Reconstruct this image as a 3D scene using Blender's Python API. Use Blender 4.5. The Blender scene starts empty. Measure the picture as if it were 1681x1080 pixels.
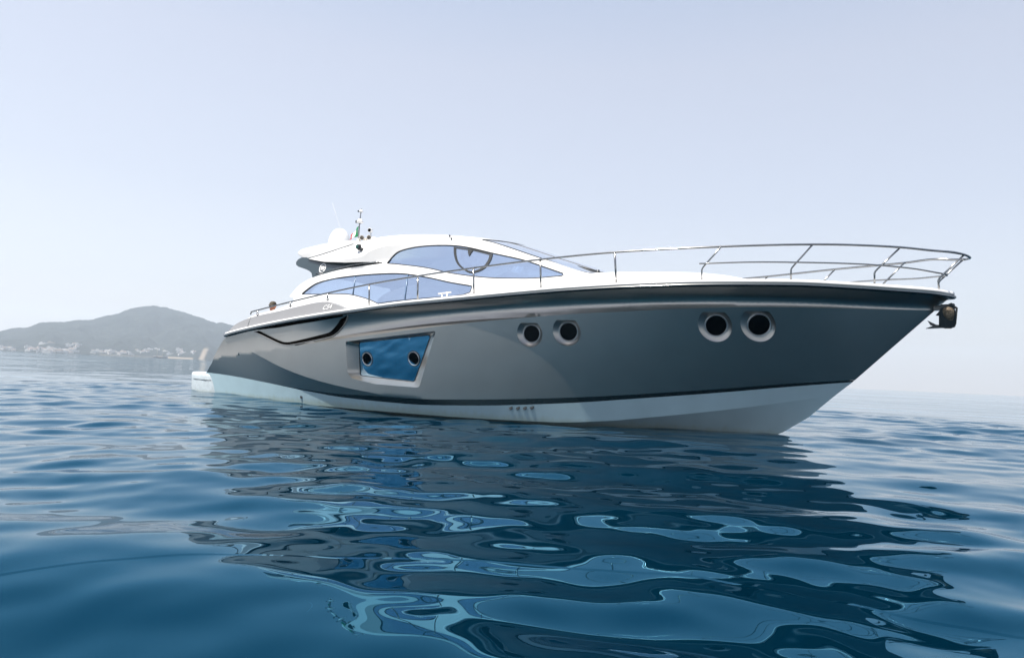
import bpy, bmesh, math, random
import numpy as np
from mathutils import Vector, Matrix
from mathutils.geometry import delaunay_2d_cdt

SC = bpy.context.scene
COL = SC.collection
rnd = random.Random(7)
NP = np.random.RandomState(5)
R = math.radians

# ------------------------------------------------------------------ camera
CP = Vector((16.5342, -12.2075, 0.7984))
YAW, PITCH, ROLL = 2.14701895, R(3.76712), R(2.5537)
fh = Vector((math.cos(YAW), math.sin(YAW), 0)); up = Vector((0, 0, 1))
fw = fh * math.cos(PITCH) + up * math.sin(PITCH)
u0 = up * math.cos(PITCH) - fh * math.sin(PITCH)
r0 = fh.cross(up)
cr = r0 * math.cos(ROLL) + u0 * math.sin(ROLL)
cu = u0 * math.cos(ROLL) - r0 * math.sin(ROLL)
cam_d = bpy.data.cameras.new('camera'); cam = bpy.data.objects.new('camera', cam_d); COL.objects.link(cam)
cam.matrix_world = Matrix(((cr.x, cu.x, -fw.x, CP.x), (cr.y, cu.y, -fw.y, CP.y), (cr.z, cu.z, -fw.z, CP.z), (0, 0, 0, 1)))
cam_d.sensor_width = 36; cam_d.lens = 1100 / 1681 * 36
cam_d.clip_start = 0.05; cam_d.clip_end = 60000
SC.camera = cam

# ------------------------------------------------------------------ sky and sun
SUN_EL, SUN_AZ = R(66), R(-108)          # azimuth measured from +x (the bow) counter-clockwise: starboard, a little aft
sun_dir = Vector((math.cos(SUN_EL) * math.cos(SUN_AZ), math.cos(SUN_EL) * math.sin(SUN_AZ), math.sin(SUN_EL)))
w = bpy.data.worlds.new('World'); SC.world = w; w.use_nodes = True
nt = w.node_tree; nt.nodes.clear()
out = nt.nodes.new('ShaderNodeOutputWorld'); bg = nt.nodes.new('ShaderNodeBackground')
sky = nt.nodes.new('ShaderNodeTexSky'); sky.sky_type = 'NISHITA'; sky.sun_disc = False
sky.sun_elevation = SUN_EL; sky.sun_rotation = math.pi / 2 - SUN_AZ
sky.air_density = 1.0; sky.dust_density = 4.0; sky.ozone_density = 1.5; sky.altitude = 0
mixs = nt.nodes.new('ShaderNodeMix'); mixs.data_type = 'RGBA'; mixs.inputs['Factor'].default_value = 0.55
nt.links.new(sky.outputs['Color'], mixs.inputs['A']); # thin summer haze veil: pale at the horizon, bluer overhead, a little brighter to the west
tcw = nt.nodes.new('ShaderNodeTexCoord'); sep = nt.nodes.new('ShaderNodeSeparateXYZ'); nt.links.new(tcw.outputs['Generated'], sep.inputs[0])
vr = nt.nodes.new('ShaderNodeValToRGB'); el = vr.color_ramp.elements
el[0].position = 0.0; el[0].color = (.97, .88, .82, 1); el[1].position = 1.0; el[1].color = (.20, .30, .50, 1)
for p_, c_ in [(.10, (.72, .72, .75)), (.24, (.60, .615, .68)), (.42, (.535, .55, .62)), (.62, (.33, .41, .55))]:
    e_ = el.new(p_); e_.color = (*c_, 1)
nt.links.new(sep.outputs['Z'], vr.inputs['Fac'])
wm = nt.nodes.new('ShaderNodeMath'); wm.operation = 'MULTIPLY_ADD'; wm.inputs[1].default_value = -.9; wm.inputs[2].default_value = 9.35
nt.links.new(sep.outputs['X'], wm.inputs[0])
vs_ = nt.nodes.new('ShaderNodeVectorMath'); vs_.operation = 'SCALE'; nt.links.new(vr.outputs['Color'], vs_.inputs[0]); nt.links.new(wm.outputs[0], vs_.inputs['Scale'])
nt.links.new(vs_.outputs[0], mixs.inputs['B'])
nt.links.new(mixs.outputs['Result'], bg.inputs['Color']); bg.inputs['Strength'].default_value = 0.071
nt.links.new(bg.outputs['Background'], out.inputs['Surface'])
sd = bpy.data.lights.new('sun', 'SUN'); sd.energy = 4.2; sd.angle = R(0.5); sd.color = (1.0, 0.95, 0.88)
so = bpy.data.objects.new('sun', sd); COL.objects.link(so)
so.rotation_euler = sun_dir.to_track_quat('Z', 'Y').to_euler()
SC.view_settings.view_transform = 'Standard'; SC.view_settings.look = 'None'
SC.view_settings.exposure = 1.28; SC.view_settings.gamma = 1.0
SC.render.engine = 'CYCLES'
SC.cycles.max_bounces = 8; SC.cycles.volume_bounces = 0; SC.cycles.glossy_bounces = 5; SC.cycles.diffuse_bounces = 3
SC.cycles.caustics_reflective = False; SC.cycles.use_denoising = True; SC.cycles.sample_clamp_indirect = 6.0

# ------------------------------------------------------------------ materials
def mat(name, col, rough=.5, metal=0., coat=0., spec=.5, var=0., vscale=4., bump=0., bscale=30., coat_rough=.03):
    m = bpy.data.materials.new(name); m.use_nodes = True
    n = m.node_tree.nodes; l = m.node_tree.links; p = n['Principled BSDF']
    p.inputs['Roughness'].default_value = rough; p.inputs['Metallic'].default_value = metal
    p.inputs['Coat Weight'].default_value = coat; p.inputs['Coat Roughness'].default_value = coat_rough
    p.inputs['Specular IOR Level'].default_value = spec
    tc = n.new('ShaderNodeTexCoord')
    nz = n.new('ShaderNodeTexNoise'); nz.inputs['Scale'].default_value = vscale; nz.inputs['Detail'].default_value = 5
    l.new(tc.outputs['Object'], nz.inputs['Vector'])
    rp = n.new('ShaderNodeValToRGB')
    c = np.array(col[:3])
    rp.color_ramp.elements[0].position = .3; rp.color_ramp.elements[1].position = .7
    rp.color_ramp.elements[0].color = (*np.clip(c * (1 - var), 0, 1), 1); rp.color_ramp.elements[1].color = (*np.clip(c * (1 + var), 0, 1), 1)
    l.new(nz.outputs['Fac'], rp.inputs['Fac']); l.new(rp.outputs['Color'], p.inputs['Base Color'])
    if bump:
        n2 = n.new('ShaderNodeTexNoise'); n2.inputs['Scale'].default_value = bscale; n2.inputs['Detail'].default_value = 3
        l.new(tc.outputs['Object'], n2.inputs['Vector'])
        b = n.new('ShaderNodeBump'); b.inputs['Strength'].default_value = bump; b.inputs['Distance'].default_value = .01
        l.new(n2.outputs['Fac'], b.inputs['Height']); l.new(b.outputs['Normal'], p.inputs['Normal'])
    return m

M_grey = mat('grey_paint', (.35, .338, .32), .28, .86, .0, .5, .04, 1.5)
M_coam = mat('silver_paint', (.22, .22, .222), .4, .2, .6, .5, .03, 2)
M_black = mat('black_stripe_paint', (.012, .018, .02), .25, 0, .5, .5, .1)
M_white = mat('white_gelcoat', (.64, .64, .635), .28, 0, .4, .5, .015, 1.5)
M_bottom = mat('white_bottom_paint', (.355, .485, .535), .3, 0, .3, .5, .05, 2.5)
def scum_line(m):
    n = m.node_tree.nodes; l = m.node_tree.links; p = n['Principled BSDF']; src = p.inputs['Base Color'].links[0].from_socket
    tc = n.new('ShaderNodeTexCoord'); sp_ = n.new('ShaderNodeSeparateXYZ'); l.new(tc.outputs['Object'], sp_.inputs[0])
    mp = n.new('ShaderNodeMapping'); mp.inputs['Scale'].default_value = (5, 5, .5); l.new(tc.outputs['Object'], mp.inputs['Vector'])
    nz = n.new('ShaderNodeTexNoise'); nz.inputs['Scale'].default_value = 2.2; nz.inputs['Detail'].default_value = 6; l.new(mp.outputs['Vector'], nz.inputs['Vector'])
    a_ = n.new('ShaderNodeMath'); a_.operation = 'MULTIPLY_ADD'; a_.inputs[1].default_value = .16; l.new(nz.outputs['Fac'], a_.inputs[0]); a_.inputs[2].default_value = -.06
    b_ = n.new('ShaderNodeMath'); b_.operation = 'SUBTRACT'; l.new(a_.outputs[0], b_.inputs[0]); l.new(sp_.outputs['Z'], b_.inputs[1])
    r_ = n.new('ShaderNodeMapRange'); r_.inputs['From Min'].default_value = -.02; r_.inputs['From Max'].default_value = .09; r_.inputs['To Max'].default_value = .5; l.new(b_.outputs[0], r_.inputs['Value'])
    mx = n.new('ShaderNodeMix'); mx.data_type = 'RGBA'; l.new(r_.outputs['Result'], mx.inputs['Factor']); l.new(src, mx.inputs['A']); mx.inputs['B'].default_value = (.27, .31, .22, 1)
    l.new(mx.outputs['Result'], p.inputs['Base Color'])
scum_line(M_bottom)
M_platform = mat('platform_gelcoat', (.46, .52, .55), .4, 0, .2, .5, .12, 9); scum_line(M_platform)
M_steel = mat('polished_steel', (.27, .27, .265), .16, 1, 0, .5, .03)
M_rub = mat('dark_rubber_rail', (.03, .045, .05), .3, 0, .3, .5, .1)
M_dark = mat('dark_seal', (.012, .015, .017), .45, 0, 0, .5, .1)
M_groove = mat('groove_shadow_gap', (.004, .004, .004), .9, 0, 0, .0, .1)
M_supp = mat('slate_paint', (.022, .038, .046), .3, .1, .5, .5, .05)
M_glass = mat('tinted_mirror_glass', (.50, .585, .69), .02, .92, 0, .5, .07, .9)
M_glass2 = mat('open_pane_glass', (.62, .70, .82), .02, .92, 0, .5, .01)
def clear_glass(name, fac, gcol, tcol):
    m = mat(name, gcol, .02, 1, 0, .5, .05, .9); n = m.node_tree.nodes; l = m.node_tree.links
    t = n.new('ShaderNodeBsdfTransparent'); t.inputs['Color'].default_value = (*tcol, 1); mx = n.new('ShaderNodeMixShader'); mx.inputs[0].default_value = fac
    l.new(t.outputs[0], mx.inputs[1]); l.new(n['Principled BSDF'].outputs[0], mx.inputs[2]); l.new(mx.outputs[0], n['Material Output'].inputs['Surface']); return m
M_glass = clear_glass('tinted_cabin_glass', .74, (.63, .74, .90), (.62, .72, .82))
M_glass2 = clear_glass('open_pane_glass', .60, (.72, .80, .92), (.85, .9, .95))
M_hullglass = mat('blue_mirror_glass', (.52, .70, .82), .03, 1.0, 0, .5, .02, bump=.004, bscale=3)
M_port = mat('porthole_glass', (.003, .0035, .004), .08, 0, 0, .15, .1)
M_rim = mat('porthole_rim_metal', (.62, .64, .65), .22, .7, 0, .5, .03)
M_rimw = mat('cream_metal', (.62,.58,.52), .3, .3)
M_screen = mat('windscreen_glass', (.70, .75, .82), .04, .85, 0, .5, .02)
M_anchor = mat('galvanised_metal', (.055, .046, .036), .55, .7, 0, .5, .45, 22, .5, 40)
M_green = mat('green_lens', (.0, .06, .045), .2, 0, .3)
M_cloth_g = mat('flag_green', (.0, .16, .055), .8); M_cloth_w = mat('flag_white', (.8, .8, .78), .8); M_cloth_r = mat('flag_red', (.42, .01, .02), .8)
M_skin = mat('tanned_skin', (.42, .17, .09), .5, var=.08, vscale=20)
M_cap = mat('cap_cloth', (.05, .04, .025), .8, var=.3, vscale=40)
M_shirt = mat('shirt_cloth', (.6, .62, .65), .8)
M_cushion = mat('cushion_cloth', (.68, .66, .62), .8, var=.05)

# ------------------------------------------------------------------ helpers
def link(o, parent=None):
    COL.objects.link(o)
    if parent is not None: o.parent = parent
    return o
def empty(name, loc=(0, 0, 0), label=None, cat=None, group=None, parent=None):
    o = bpy.data.objects.new(name, None); o.location = loc; o.empty_display_size = .3; link(o, parent)
    tag(o, label, cat, group); return o
def tag(o, label=None, cat=None, group=None, kind=None):
    if label: o['label'] = label
    if cat: o['category'] = cat
    if group: o['group'] = group
    if kind: o['kind'] = kind
    return o
def pch(xk, yk):
    xk = np.array(xk, float); yk = np.array(yk, float); h = np.diff(xk); d = np.diff(yk) / h
    m = np.zeros_like(yk); m[0] = d[0]; m[-1] = d[-1]
    for i in range(1, len(xk) - 1):
        m[i] = 0 if d[i-1] * d[i] <= 0 else 3 * (h[i-1] + h[i]) / ((2*h[i] + h[i-1]) / d[i-1] + (h[i] + 2*h[i-1]) / d[i])
    def f(x):
        x = np.asarray(x, float); i = np.clip(np.searchsorted(xk, x) - 1, 0, len(xk) - 2)
        t = (x - xk[i]) / h[i]; tc = np.clip(t, 0, 1)
        v = (1+2*tc)*(1-tc)**2*yk[i] + tc*(1-tc)**2*h[i]*m[i] + tc*tc*(3-2*tc)*yk[i+1] + tc*tc*(tc-1)*h[i]*m[i+1]
        return np.where(x < xk[0], yk[0] + m[0]*(x - xk[0]), np.where(x > xk[-1], yk[-1] + m[-1]*(x - xk[-1]), v))
    return f
def pcl(pts):
    p = np.array(pts, float); return pch(p[:, 0], p[:, 1])
def resample(loop, step, closed=True):
    P = [np.array(p, float) for p in loop]; outp = []
    n = len(P)
    for i in range(n if closed else n - 1):
        a, b = P[i], P[(i+1) % n]; k = max(1, int(math.ceil(np.linalg.norm(b - a) / step)))
        for j in range(k): outp.append(a + (b - a) * j / k)
    if not closed: outp.append(P[-1])
    return outp
def smooth_loop(loop, n=2, closed=True):
    """Chaikin corner cutting"""
    P = [np.array(p, float) for p in loop]
    for _ in range(n):
        Q = []
        m = len(P)
        if not closed: Q.append(P[0])
        for i in range(m if closed else m - 1):
            a, b = P[i], P[(i+1) % m]; Q += [a*.75 + b*.25, a*.25 + b*.75]
        if not closed: Q.append(P[-1])
        P = Q
    return P
def catmull(pts, k=6, closed=False):
    P = [np.array(p, float) for p in pts]; n = len(P); o = []
    for i in range(n if closed else n - 1):
        p0 = P[(i-1) % n] if closed or i > 0 else 2*P[0] - P[1]
        p1 = P[i]; p2 = P[(i+1) % n]
        p3 = P[(i+2) % n] if closed or i + 2 < n else 2*P[-1] - P[-2]
        d1 = max(np.linalg.norm(p1-p0), 1e-9)**.5; d2 = max(np.linalg.norm(p2-p1), 1e-9)**.5; d3 = max(np.linalg.norm(p3-p2), 1e-9)**.5
        m1 = ((p1-p0)/d1 - (p2-p0)/(d1+d2) + (p2-p1)/d2)*d2
        m2 = ((p2-p1)/d2 - (p3-p1)/(d2+d3) + (p3-p2)/d3)*d2
        for j in range(k):
            t = j / k
            o.append((2*t**3-3*t**2+1)*p1 + (t**3-2*t**2+t)*m1 + (-2*t**3+3*t**2)*p2 + (t**3-t**2)*m2)
    if not closed: o.append(P[-1])
    return o
def inside(px, pz, loop):
    L = np.array(loop); x0, z0 = L[:, 0], L[:, 1]; x1, z1 = np.roll(x0, -1), np.roll(z0, -1)
    px = np.asarray(px)[:, None]; pz = np.asarray(pz)[:, None]
    c = ((z0 > pz) != (z1 > pz)) & (px < (x1 - x0) * (pz - z0) / np.where(z1 == z0, 1e-12, z1 - z0) + x0)
    return (c.sum(1) % 2) == 1
def segdist(px, pz, segs):
    d = np.full(len(px), 1e9)
    for a, b in segs:
        ab = b - a; L2 = ab @ ab + 1e-12
        t = np.clip(((px - a[0])*ab[0] + (pz - a[1])*ab[1]) / L2, 0, 1)
        d = np.minimum(d, np.hypot(px - a[0] - t*ab[0], pz - a[1] - t*ab[1]))
    return d
SPLIT = True
class MB:
    """mesh builder with per-corner normals (None = flat/auto)"""
    def __init__(s): s.v = []; s.f = []; s.n = []; s.sm = []; s.mi = []
    def add(s, vs, fs, normals=None, smooth=True, mi=0):
        b = len(s.v); s.v += [tuple(map(float, v)) for v in vs]
        for k, f in enumerate(fs):
            s.f.append([b + i for i in f]); s.n.append(None if normals is None else normals[k]); s.sm.append(smooth); s.mi.append(mi)
        return s
    def build(s, name, mats, parent=None, loc=None):
        if SPLIT and s.v:
            sg = [np.sign(s.v[f[0]][1]) for f in s.f]; y = np.array(s.v)[:, 1]
            if abs(y).min() > .015 and (y > 0).any() and (y < 0).any():
                first = None
                for side in (-1, 1):
                    t = MB(); t.v = s.v; ids = [k for k in range(len(s.f)) if sg[k] == side]
                    use = sorted({i for k in ids for i in s.f[k]}); mp = {i: j for j, i in enumerate(use)}
                    t.v = [s.v[i] for i in use]; t.f = [[mp[i] for i in s.f[k]] for k in ids]; t.n = [s.n[k] for k in ids]; t.sm = [s.sm[k] for k in ids]; t.mi = [s.mi[k] for k in ids]
                    o = t._build(name, mats, parent, loc); first = first or o
                return first
        return s._build(name, mats, parent, loc)
    def _build(s, name, mats, parent=None, loc=None):
        me = bpy.data.meshes.new(name); me.from_pydata(s.v, [], s.f); me.update()
        if not isinstance(mats, (list, tuple)): mats = [mats]
        for m in mats: me.materials.append(m)
        me.polygons.foreach_set('use_smooth', s.sm); me.polygons.foreach_set('material_index', s.mi)
        if any(n is not None for n in s.n):
            cn = np.zeros((len(me.loops), 3), np.float32); me.calc_loop_triangles()
            auto = np.zeros((len(me.loops), 3), np.float32); me.corner_normals.foreach_get('vector', auto.ravel())
            k = 0
            for p, n in zip(s.f, s.n):
                L = len(p)
                cn[k:k+L] = auto[k:k+L] if n is None else n
                k += L
            me.normals_split_custom_set(cn.tolist())
        o = bpy.data.objects.new(name, me)
        if loc is not None: o.location = loc
        return link(o, parent)
def panel(mb, outer, Y, holes=(), lines=(), step=.12, mirror=True, off=0., mi=0, sides=(1,)):
    """a piece of a starboard side surface y=Y(x,z), cut out along outer (x,z) with holes; mirrored to port"""
    outer = resample(outer, step); holes = [resample(h, step * .6) for h in holes]; lines = [resample(l, step, False) for l in lines]
    pts, edges, segs = [], [], []
    def addl(l, closed):
        b = len(pts); pts.extend(l); n = len(l)
        for i in range(n if closed else n - 1):
            edges.append((b + i, b + (i+1) % n)); segs.append((np.array(l[i]), np.array(l[(i+1) % n])))
    addl(outer, True)
    for h in holes: addl(h, True)
    for l in lines: addl(l, False)
    A = np.array(outer); x0, z0 = A.min(0); x1, z1 = A.max(0)
    zst = step * .8
    gx, gz = np.meshgrid(np.arange(x0 + step*.4, x1, step), np.arange(z0 + zst*.4, z1, zst))
    gx = gx + (np.arange(gx.shape[0]) % 2)[:, None] * step * .5
    gx, gz = gx.ravel(), gz.ravel()
    ok = inside(gx, gz, outer)
    for h in holes: ok &= ~inside(gx, gz, h)
    gx, gz = gx[ok], gz[ok]
    if len(gx):
        ok = segdist(gx, gz, segs) > step * .38; gx, gz = gx[ok], gz[ok]
        pts.extend(np.stack([gx, gz], 1))
    vs, es, fs, _, _, _ = delaunay_2d_cdt([Vector((float(p[0]), float(p[1]))) for p in pts], edges, [], 0, 1e-5)
    V = np.array([(v.x, v.y) for v in vs]); F = np.array([f for f in fs if len(f) == 3])
    c = V[F].mean(1); ok = inside(c[:, 0], c[:, 1], outer)
    for h in holes: ok &= ~inside(c[:, 0], c[:, 1], h)
    F = F[ok]; c = c[ok]
    y = Y(V[:, 0], V[:, 1]) + off
    P3 = np.stack([V[:, 0], y, V[:, 1]], 1)
    q = V[F] * .86 + c[:, None, :] * .14; e = 2e-3
    yx = (Y(q[..., 0] + e, q[..., 1]) - Y(q[..., 0] - e, q[..., 1])) / (2*e)
    yz = (Y(q[..., 0], q[..., 1] + e) - Y(q[..., 0], q[..., 1] - e)) / (2*e)
    N = np.stack([yx, -np.ones_like(yx), yz], -1); N /= np.linalg.norm(N, axis=-1, keepdims=True)
    T = P3[F]; g = np.cross(T[:, 1] - T[:, 0], T[:, 2] - T[:, 0]); flip = (g * N.mean(1)).sum(1) < 0
    F[flip] = F[flip][:, ::-1]; N[flip] = N[flip][:, ::-1]
    if 1 in sides: mb.add(P3, F.tolist(), list(N), mi=mi)
    if mirror:
        P4 = P3 * (1, -1, 1); N4 = N[:, ::-1] * (1, -1, 1); mb.add(P4, F[:, ::-1].tolist(), list(N4), mi=mi)
    return mb
def strip(mb, A, B, closed=True, smooth=True, mirror=False, mi=0):
    """quads between two equally long rows of points"""
    A = [tuple(a) for a in A]; B = [tuple(b) for b in B]; n = len(A)
    fs = [(i, (i+1) % n, n + (i+1) % n, n + i) for i in range(n if closed else n - 1)]
    mb.add(A + B, fs, smooth=smooth, mi=mi)
    if mirror: mb.add([(x, -y, z) for x, y, z in A + B], [f[::-1] for f in fs], smooth=smooth, mi=mi)
    return mb
def loft(mb, rows, closed=False, smooth=True, mirror=False, mi=0, caps=False):
    n = len(rows[0]); vs = [tuple(map(float, p)) for r in rows for p in r]; fs = []
    for j in range(len(rows) - 1):
        for i in range(n if closed else n - 1):
            a = j*n + i; b = j*n + (i+1) % n; fs.append((a, b, b + n, a + n))
    if caps: fs.append(tuple(range(n))[::-1]); fs.append(tuple((len(rows)-1)*n + i for i in range(n)))
    mb.add(vs, fs, smooth=smooth, mi=mi)
    if mirror: mb.add([(x, -y, z) for x, y, z in vs], [f[::-1] for f in fs], smooth=smooth, mi=mi)
    return mb
def tube(mb, path, r, seg=8, closed=False, mirror=False, caps=True, mi=0):
    P = [Vector(p) for p in path]; n = len(P); rows = []
    nrm = None
    for i in range(n):
        if closed: t = (P[(i+1) % n] - P[i-1]).normalized()
        else: t = (P[min(i+1, n-1)] - P[max(i-1, 0)]).normalized()
        if nrm is None:
            nrm = t.orthogonal().normalized()
        else:
            nrm = (nrm - t * nrm.dot(t)); nrm = nrm.normalized() if nrm.length > 1e-6 else t.orthogonal().normalized()
        b = t.cross(nrm); rr = r(i / max(1, n-1)) if callable(r) else r
        rows.append([P[i] + (nrm * math.cos(a) + b * math.sin(a)) * rr for a in [2*math.pi*k/seg for k in range(seg)]])
    if closed: rows.append(rows[0])
    loft(mb, rows, closed=True, mirror=mirror, caps=caps and not closed, mi=mi); return mb
def lathe(mb, prof, c=(0, 0, 0), axis=(0, 0, 1), seg=28, mi=0):
    ax = Vector(axis).normalized(); a = ax.orthogonal().normalized(); b = ax.cross(a); c = Vector(c)
    loft(mb, [[c + ax*h + (a*math.cos(t) + b*math.sin(t))*max(r, 1e-4) for t in [2*math.pi*k/seg for k in range(seg)]] for r, h in prof], closed=True, mi=mi)
    return mb
def box(mb, c, s, rot=0., mi=0):
    x, y, z = s[0]/2, s[1]/2, s[2]/2; ca, sa = math.cos(rot), math.sin(rot)
    vs = [(c[0] + ca*a - sa*b, c[1] + sa*a + ca*b, c[2] + d) for a, b, d in [(-x,-y,-z),(x,-y,-z),(x,y,-z),(-x,y,-z),(-x,-y,z),(x,-y,z),(x,y,z),(-x,y,z)]]
    mb.add(vs, [(0,3,2,1),(4,5,6,7),(0,1,5,4),(1,2,6,5),(2,3,7,6),(3,0,4,7)], smooth=False, mi=mi); return mb
def bevel(o, wd, seg=3):
    m = o.modifiers.new('bevel', 'BEVEL'); m.width = wd; m.segments = seg; m.limit_method = 'ANGLE'; m.angle_limit = R(40); m.harden_normals = False
    return o
def prism(mb, loop, y0, y1, mi=0):
    n = len(loop); A = [(p[0], y0, p[1]) for p in loop]; B = [(p[0], y1, p[1]) for p in loop]
    fs = [tuple(range(n)), tuple(range(2*n-1, n-1, -1))] + [(i, n+i, n+(i+1) % n, (i+1) % n) for i in range(n)]
    mb.add(A + B, fs, smooth=False, mi=mi); return mb

# ------------------------------------------------------------------ hull lines, metres from the stern; half breadths and heights
Bs = pcl([(0.5,2.12),(3,2.25),(6,2.3),(8,2.29),(10,2.21),(12,1.97),(13.5,1.66),(14.8,1.24),(15.8,.77),(16.35,.40),(16.6,.04)])
Bk = pcl([(0.5,2.1),(3,2.21),(6,2.26),(8,2.20),(10,2.0),(12,1.60),(13.5,1.23),(14.8,.73),(15.6,.36),(16.1,.13),(16.39,0)])
Bc = pcl([(0,2.0),(3,2.03),(6,2.03),(8,1.93),(10,1.64),(12,1.08),(13.5,.54),(14.6,.16),(15.26,0)])
zs = pcl([(0.9,1.28),(1.653,1.438),(2.9,1.62),(4.448,1.80),(5.94,1.94),(7.465,2.07),(8.384,2.12),(10.16,2.23),(11.18,2.29),(12.2,2.332),(13.38,2.36),(14.53,2.365),(15.35,2.337),(16.0,2.31),(16.45,2.293),(16.6,2.285)])
zk = pcl([(0.8,.80),(3,1.04),(5.43,1.327),(6.43,1.43),(7.56,1.553),(8.285,1.632),(9.13,1.717),(9.95,1.79),(11.04,1.878),(12.07,1.942),(13.26,2.006),(14.3,2.041),(15.3,2.05),(16.39,2.06)])
zc = pcl([(0,.49),(0.613,.473),(1.608,.433),(3.107,.320),(4.444,.203),(5.754,.119),(7.493,.091),(8.764,.140),(10.695,.295),(12.149,.474),(13.33,.631),(14.42,.79),(15.26,.902)])
zcr = pcl([(0.6,1.55),(1.4,1.38),(2.2,1.17),(2.6,1.058),(3.1,.908),(3.727,.721),(4.6,.523),(5.49,.385),(6.31,.297),(7.0,.24),(8.0,.215),(9.2,.27)])
ktk = pcl([(0.5,0),(1.2,.02),(2.4,.10),(3.2,.22),(4.5,.36),(6,.42),(7.5,.3),(9.0,0.),(9.4,0)])
lrise = pcl([(4.2,0),(4.9,.03),(5.4,.07),(6.4,.095),(7.4,.10),(8.23,.085),(9.09,.055),(9.94,.02),(10.5,0)])
hst = pcl([(3.2,0),(4.2,.02),(5.5,.06),(7,.115),(9.,.115),(10.6,.10),(12,.075),(14.4,.05),(15.26,.03)])
zstem = lambda x: np.interp(x, [14.2,15.003,15.261,16.109,16.603], [0.,.67,.902,1.769,2.276])
xstem = lambda z: np.interp(z, [0.,.67,.902,1.769,2.276], [14.2,15.003,15.261,16.109,16.603])
def Yhull(x, z):
    x = np.asarray(x, float); z = np.asarray(z, float)
    fwd = x > 15.26
    zl = np.where(fwd, zstem(x), zc(x)); k = np.clip(ktk(x), 0, 1) * ((x > .5) & (x < 9.2))
    cr_ = np.where((x > .5) & (x < 9.2), zcr(x), -9)
    tk = np.maximum(0, cr_ - zl) * k
    bl = np.where(fwd, 0., np.maximum(Bc(x), 0) + tk)
    bk = np.where(x < 16.39, np.maximum(Bk(x), 0), 0.); kz = np.where(x < 16.39, zk(x), zstem(x))
    t = np.clip((z - zl) / np.maximum(kz - zl, 1e-3), -.3, 1)
    lower = bl + (bk - bl) * (t + .18 * t * (1 - t)) - k * np.maximum(0, cr_ - z)
    rise = np.clip(lrise(x), 0, 1) * ((x > 4.2) & (x < 10.5)); wd = rise * 1.25
    zb = kz + rise; bb = bk - wd
    bs = np.where(x < 16.6, np.maximum(Bs(x), .02), .02) - .02
    t2 = np.clip((z - zb) / np.maximum(zs(x) - .05 - zb, 1e-3), 0, 1.3)
    pw = np.interp(x, [3, 5, 7, 10, 12, 14], [1.0, 1.6, 3.2, 4.6, 4.2, 3.0])
    band = bb + (bs - bb) * np.power(t2, pw) - np.interp(x, [5, 8, 10, 12, 15, 16.2], [.01, .03, .05, .055, .03, 0]) * np.sin(np.pi * np.clip(t2, 0, 1))
    tl = np.clip((z - kz) / np.maximum(rise, 1e-4), 0, 1)
    ledge = bk - wd * tl
    b = np.where(z <= kz, lower, np.where((z < zb) & (rise > 1e-3), ledge, band))
    return -b
Wc = pcl([(1.5,1.62),(4,1.74),(6,1.76),(8,1.68),(9.5,1.5),(11,1.22),(12.5,.85),(14,.42),(15,.1)])
bul_c = pcl([(3.3,3.30),(5.0,3.22),(5.5,3.25),(5.8,3.38),(6.3,3.46),(7.3,3.44),(8,3.42)])
bul_a = pcl([(3.3,0),(4.2,.05),(5.2,.11),(6.2,.11),(7.2,.06),(8.0,0)])
def Ysup0(x, z): return -(Wc(x) - .26 * (np.asarray(z, float) - 2.2))
def Ysup(x, z):
    x = np.asarray(x, float); z = np.asarray(z, float)
    c = bul_c(x); d = np.where(z > c, (z - c) / .42, (c - z) / .30)
    a = np.where((x > 3.3) & (x < 8.0), bul_a(x), 0)
    g = np.where(z > 3.08, 1., np.clip((z - 3.02) / .06, 0, 1))
    return Ysup0(x, z) - a * np.clip(1 - d, 0, 1) * g
def Ycoam(x, z): return -(Bs(x) - .04 - .30 * (z - zs(x)))
def on(Y, pts, off=0.): return [(p[0], float(Y(p[0], p[1])) + off, p[1]) for p in pts]

# ================================================================== the yacht
yacht = empty('yacht', (0, 0, 0), 'sleek grey and white motor yacht with steel bow rail lying on calm blue sea', 'yacht')

# --- hull sides with recesses for the portholes and the big side window
PORTS = [(10.224,1.526,.163),(10.905,1.577,.170),(13.336,1.735,.180),(13.970,1.763,.182)]     # x, z, ring radius
def recess_loop(x, z, r, n=44):
    ro = r * 1.50; o = []
    yx = float(Yhull(x + .02, z - .1) - Yhull(x - .02, z - .1)) / .04; sx = 1 / math.sqrt(1 + yx*yx)
    for i in range(n):
        a = 2*math.pi*i/n; o.append((x + ro*sx*math.cos(a), z + min(ro*math.sin(a), r*1.15)))
    return o
win_out = smooth_loop(resample([(5.887,1.305),(8.267,1.545),(7.80,.43),(6.70,.452),(6.05,.54),(5.93,.66)], .16), 2)
win_in = smooth_loop(resample([(6.121,1.298),(8.055,1.475),(7.536,.540),(6.065,.603)], .10), 1)
Ypane = lambda x, z: -(Bk(x) - .13) + (1.5 - z) * .22
rec_loops = [recess_loop(*p) for p in PORTS]
xs_c = np.concatenate([np.arange(.615, 15.26, .12), [15.26]])
hs_at = lambda x: np.where(x > 3.2, np.clip(hst(x), 0, 1), 0)
low = [(x, float(zc(x) + hs_at(x))) for x in xs_c]
xe = float(xstem(low[-1][1])); low[-1] = (xe, low[-1][1])
stemp = [(float(xstem(z)), z) for z in np.linspace(low[-1][1] + .06, 2.23, 18)]
top = [(x, float(zs(x) - .05)) for x in np.concatenate([[16.56], np.arange(16.5, 1.65, -.12), [1.62]])]
trans = [(1.62,1.385),(1.46,1.285),(1.245,1.064),(.978,.719),(.82,.50)]
outer = low + stemp + top + trans[1:-1] + [(.66, .475)]
knl = [(x, float(zk(x))) for x in np.arange(4.3, 16.25, .095)]
knu = [(x, float(zk(x) + lrise(x))) for x in np.arange(4.9, 10.2, .095)]
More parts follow.
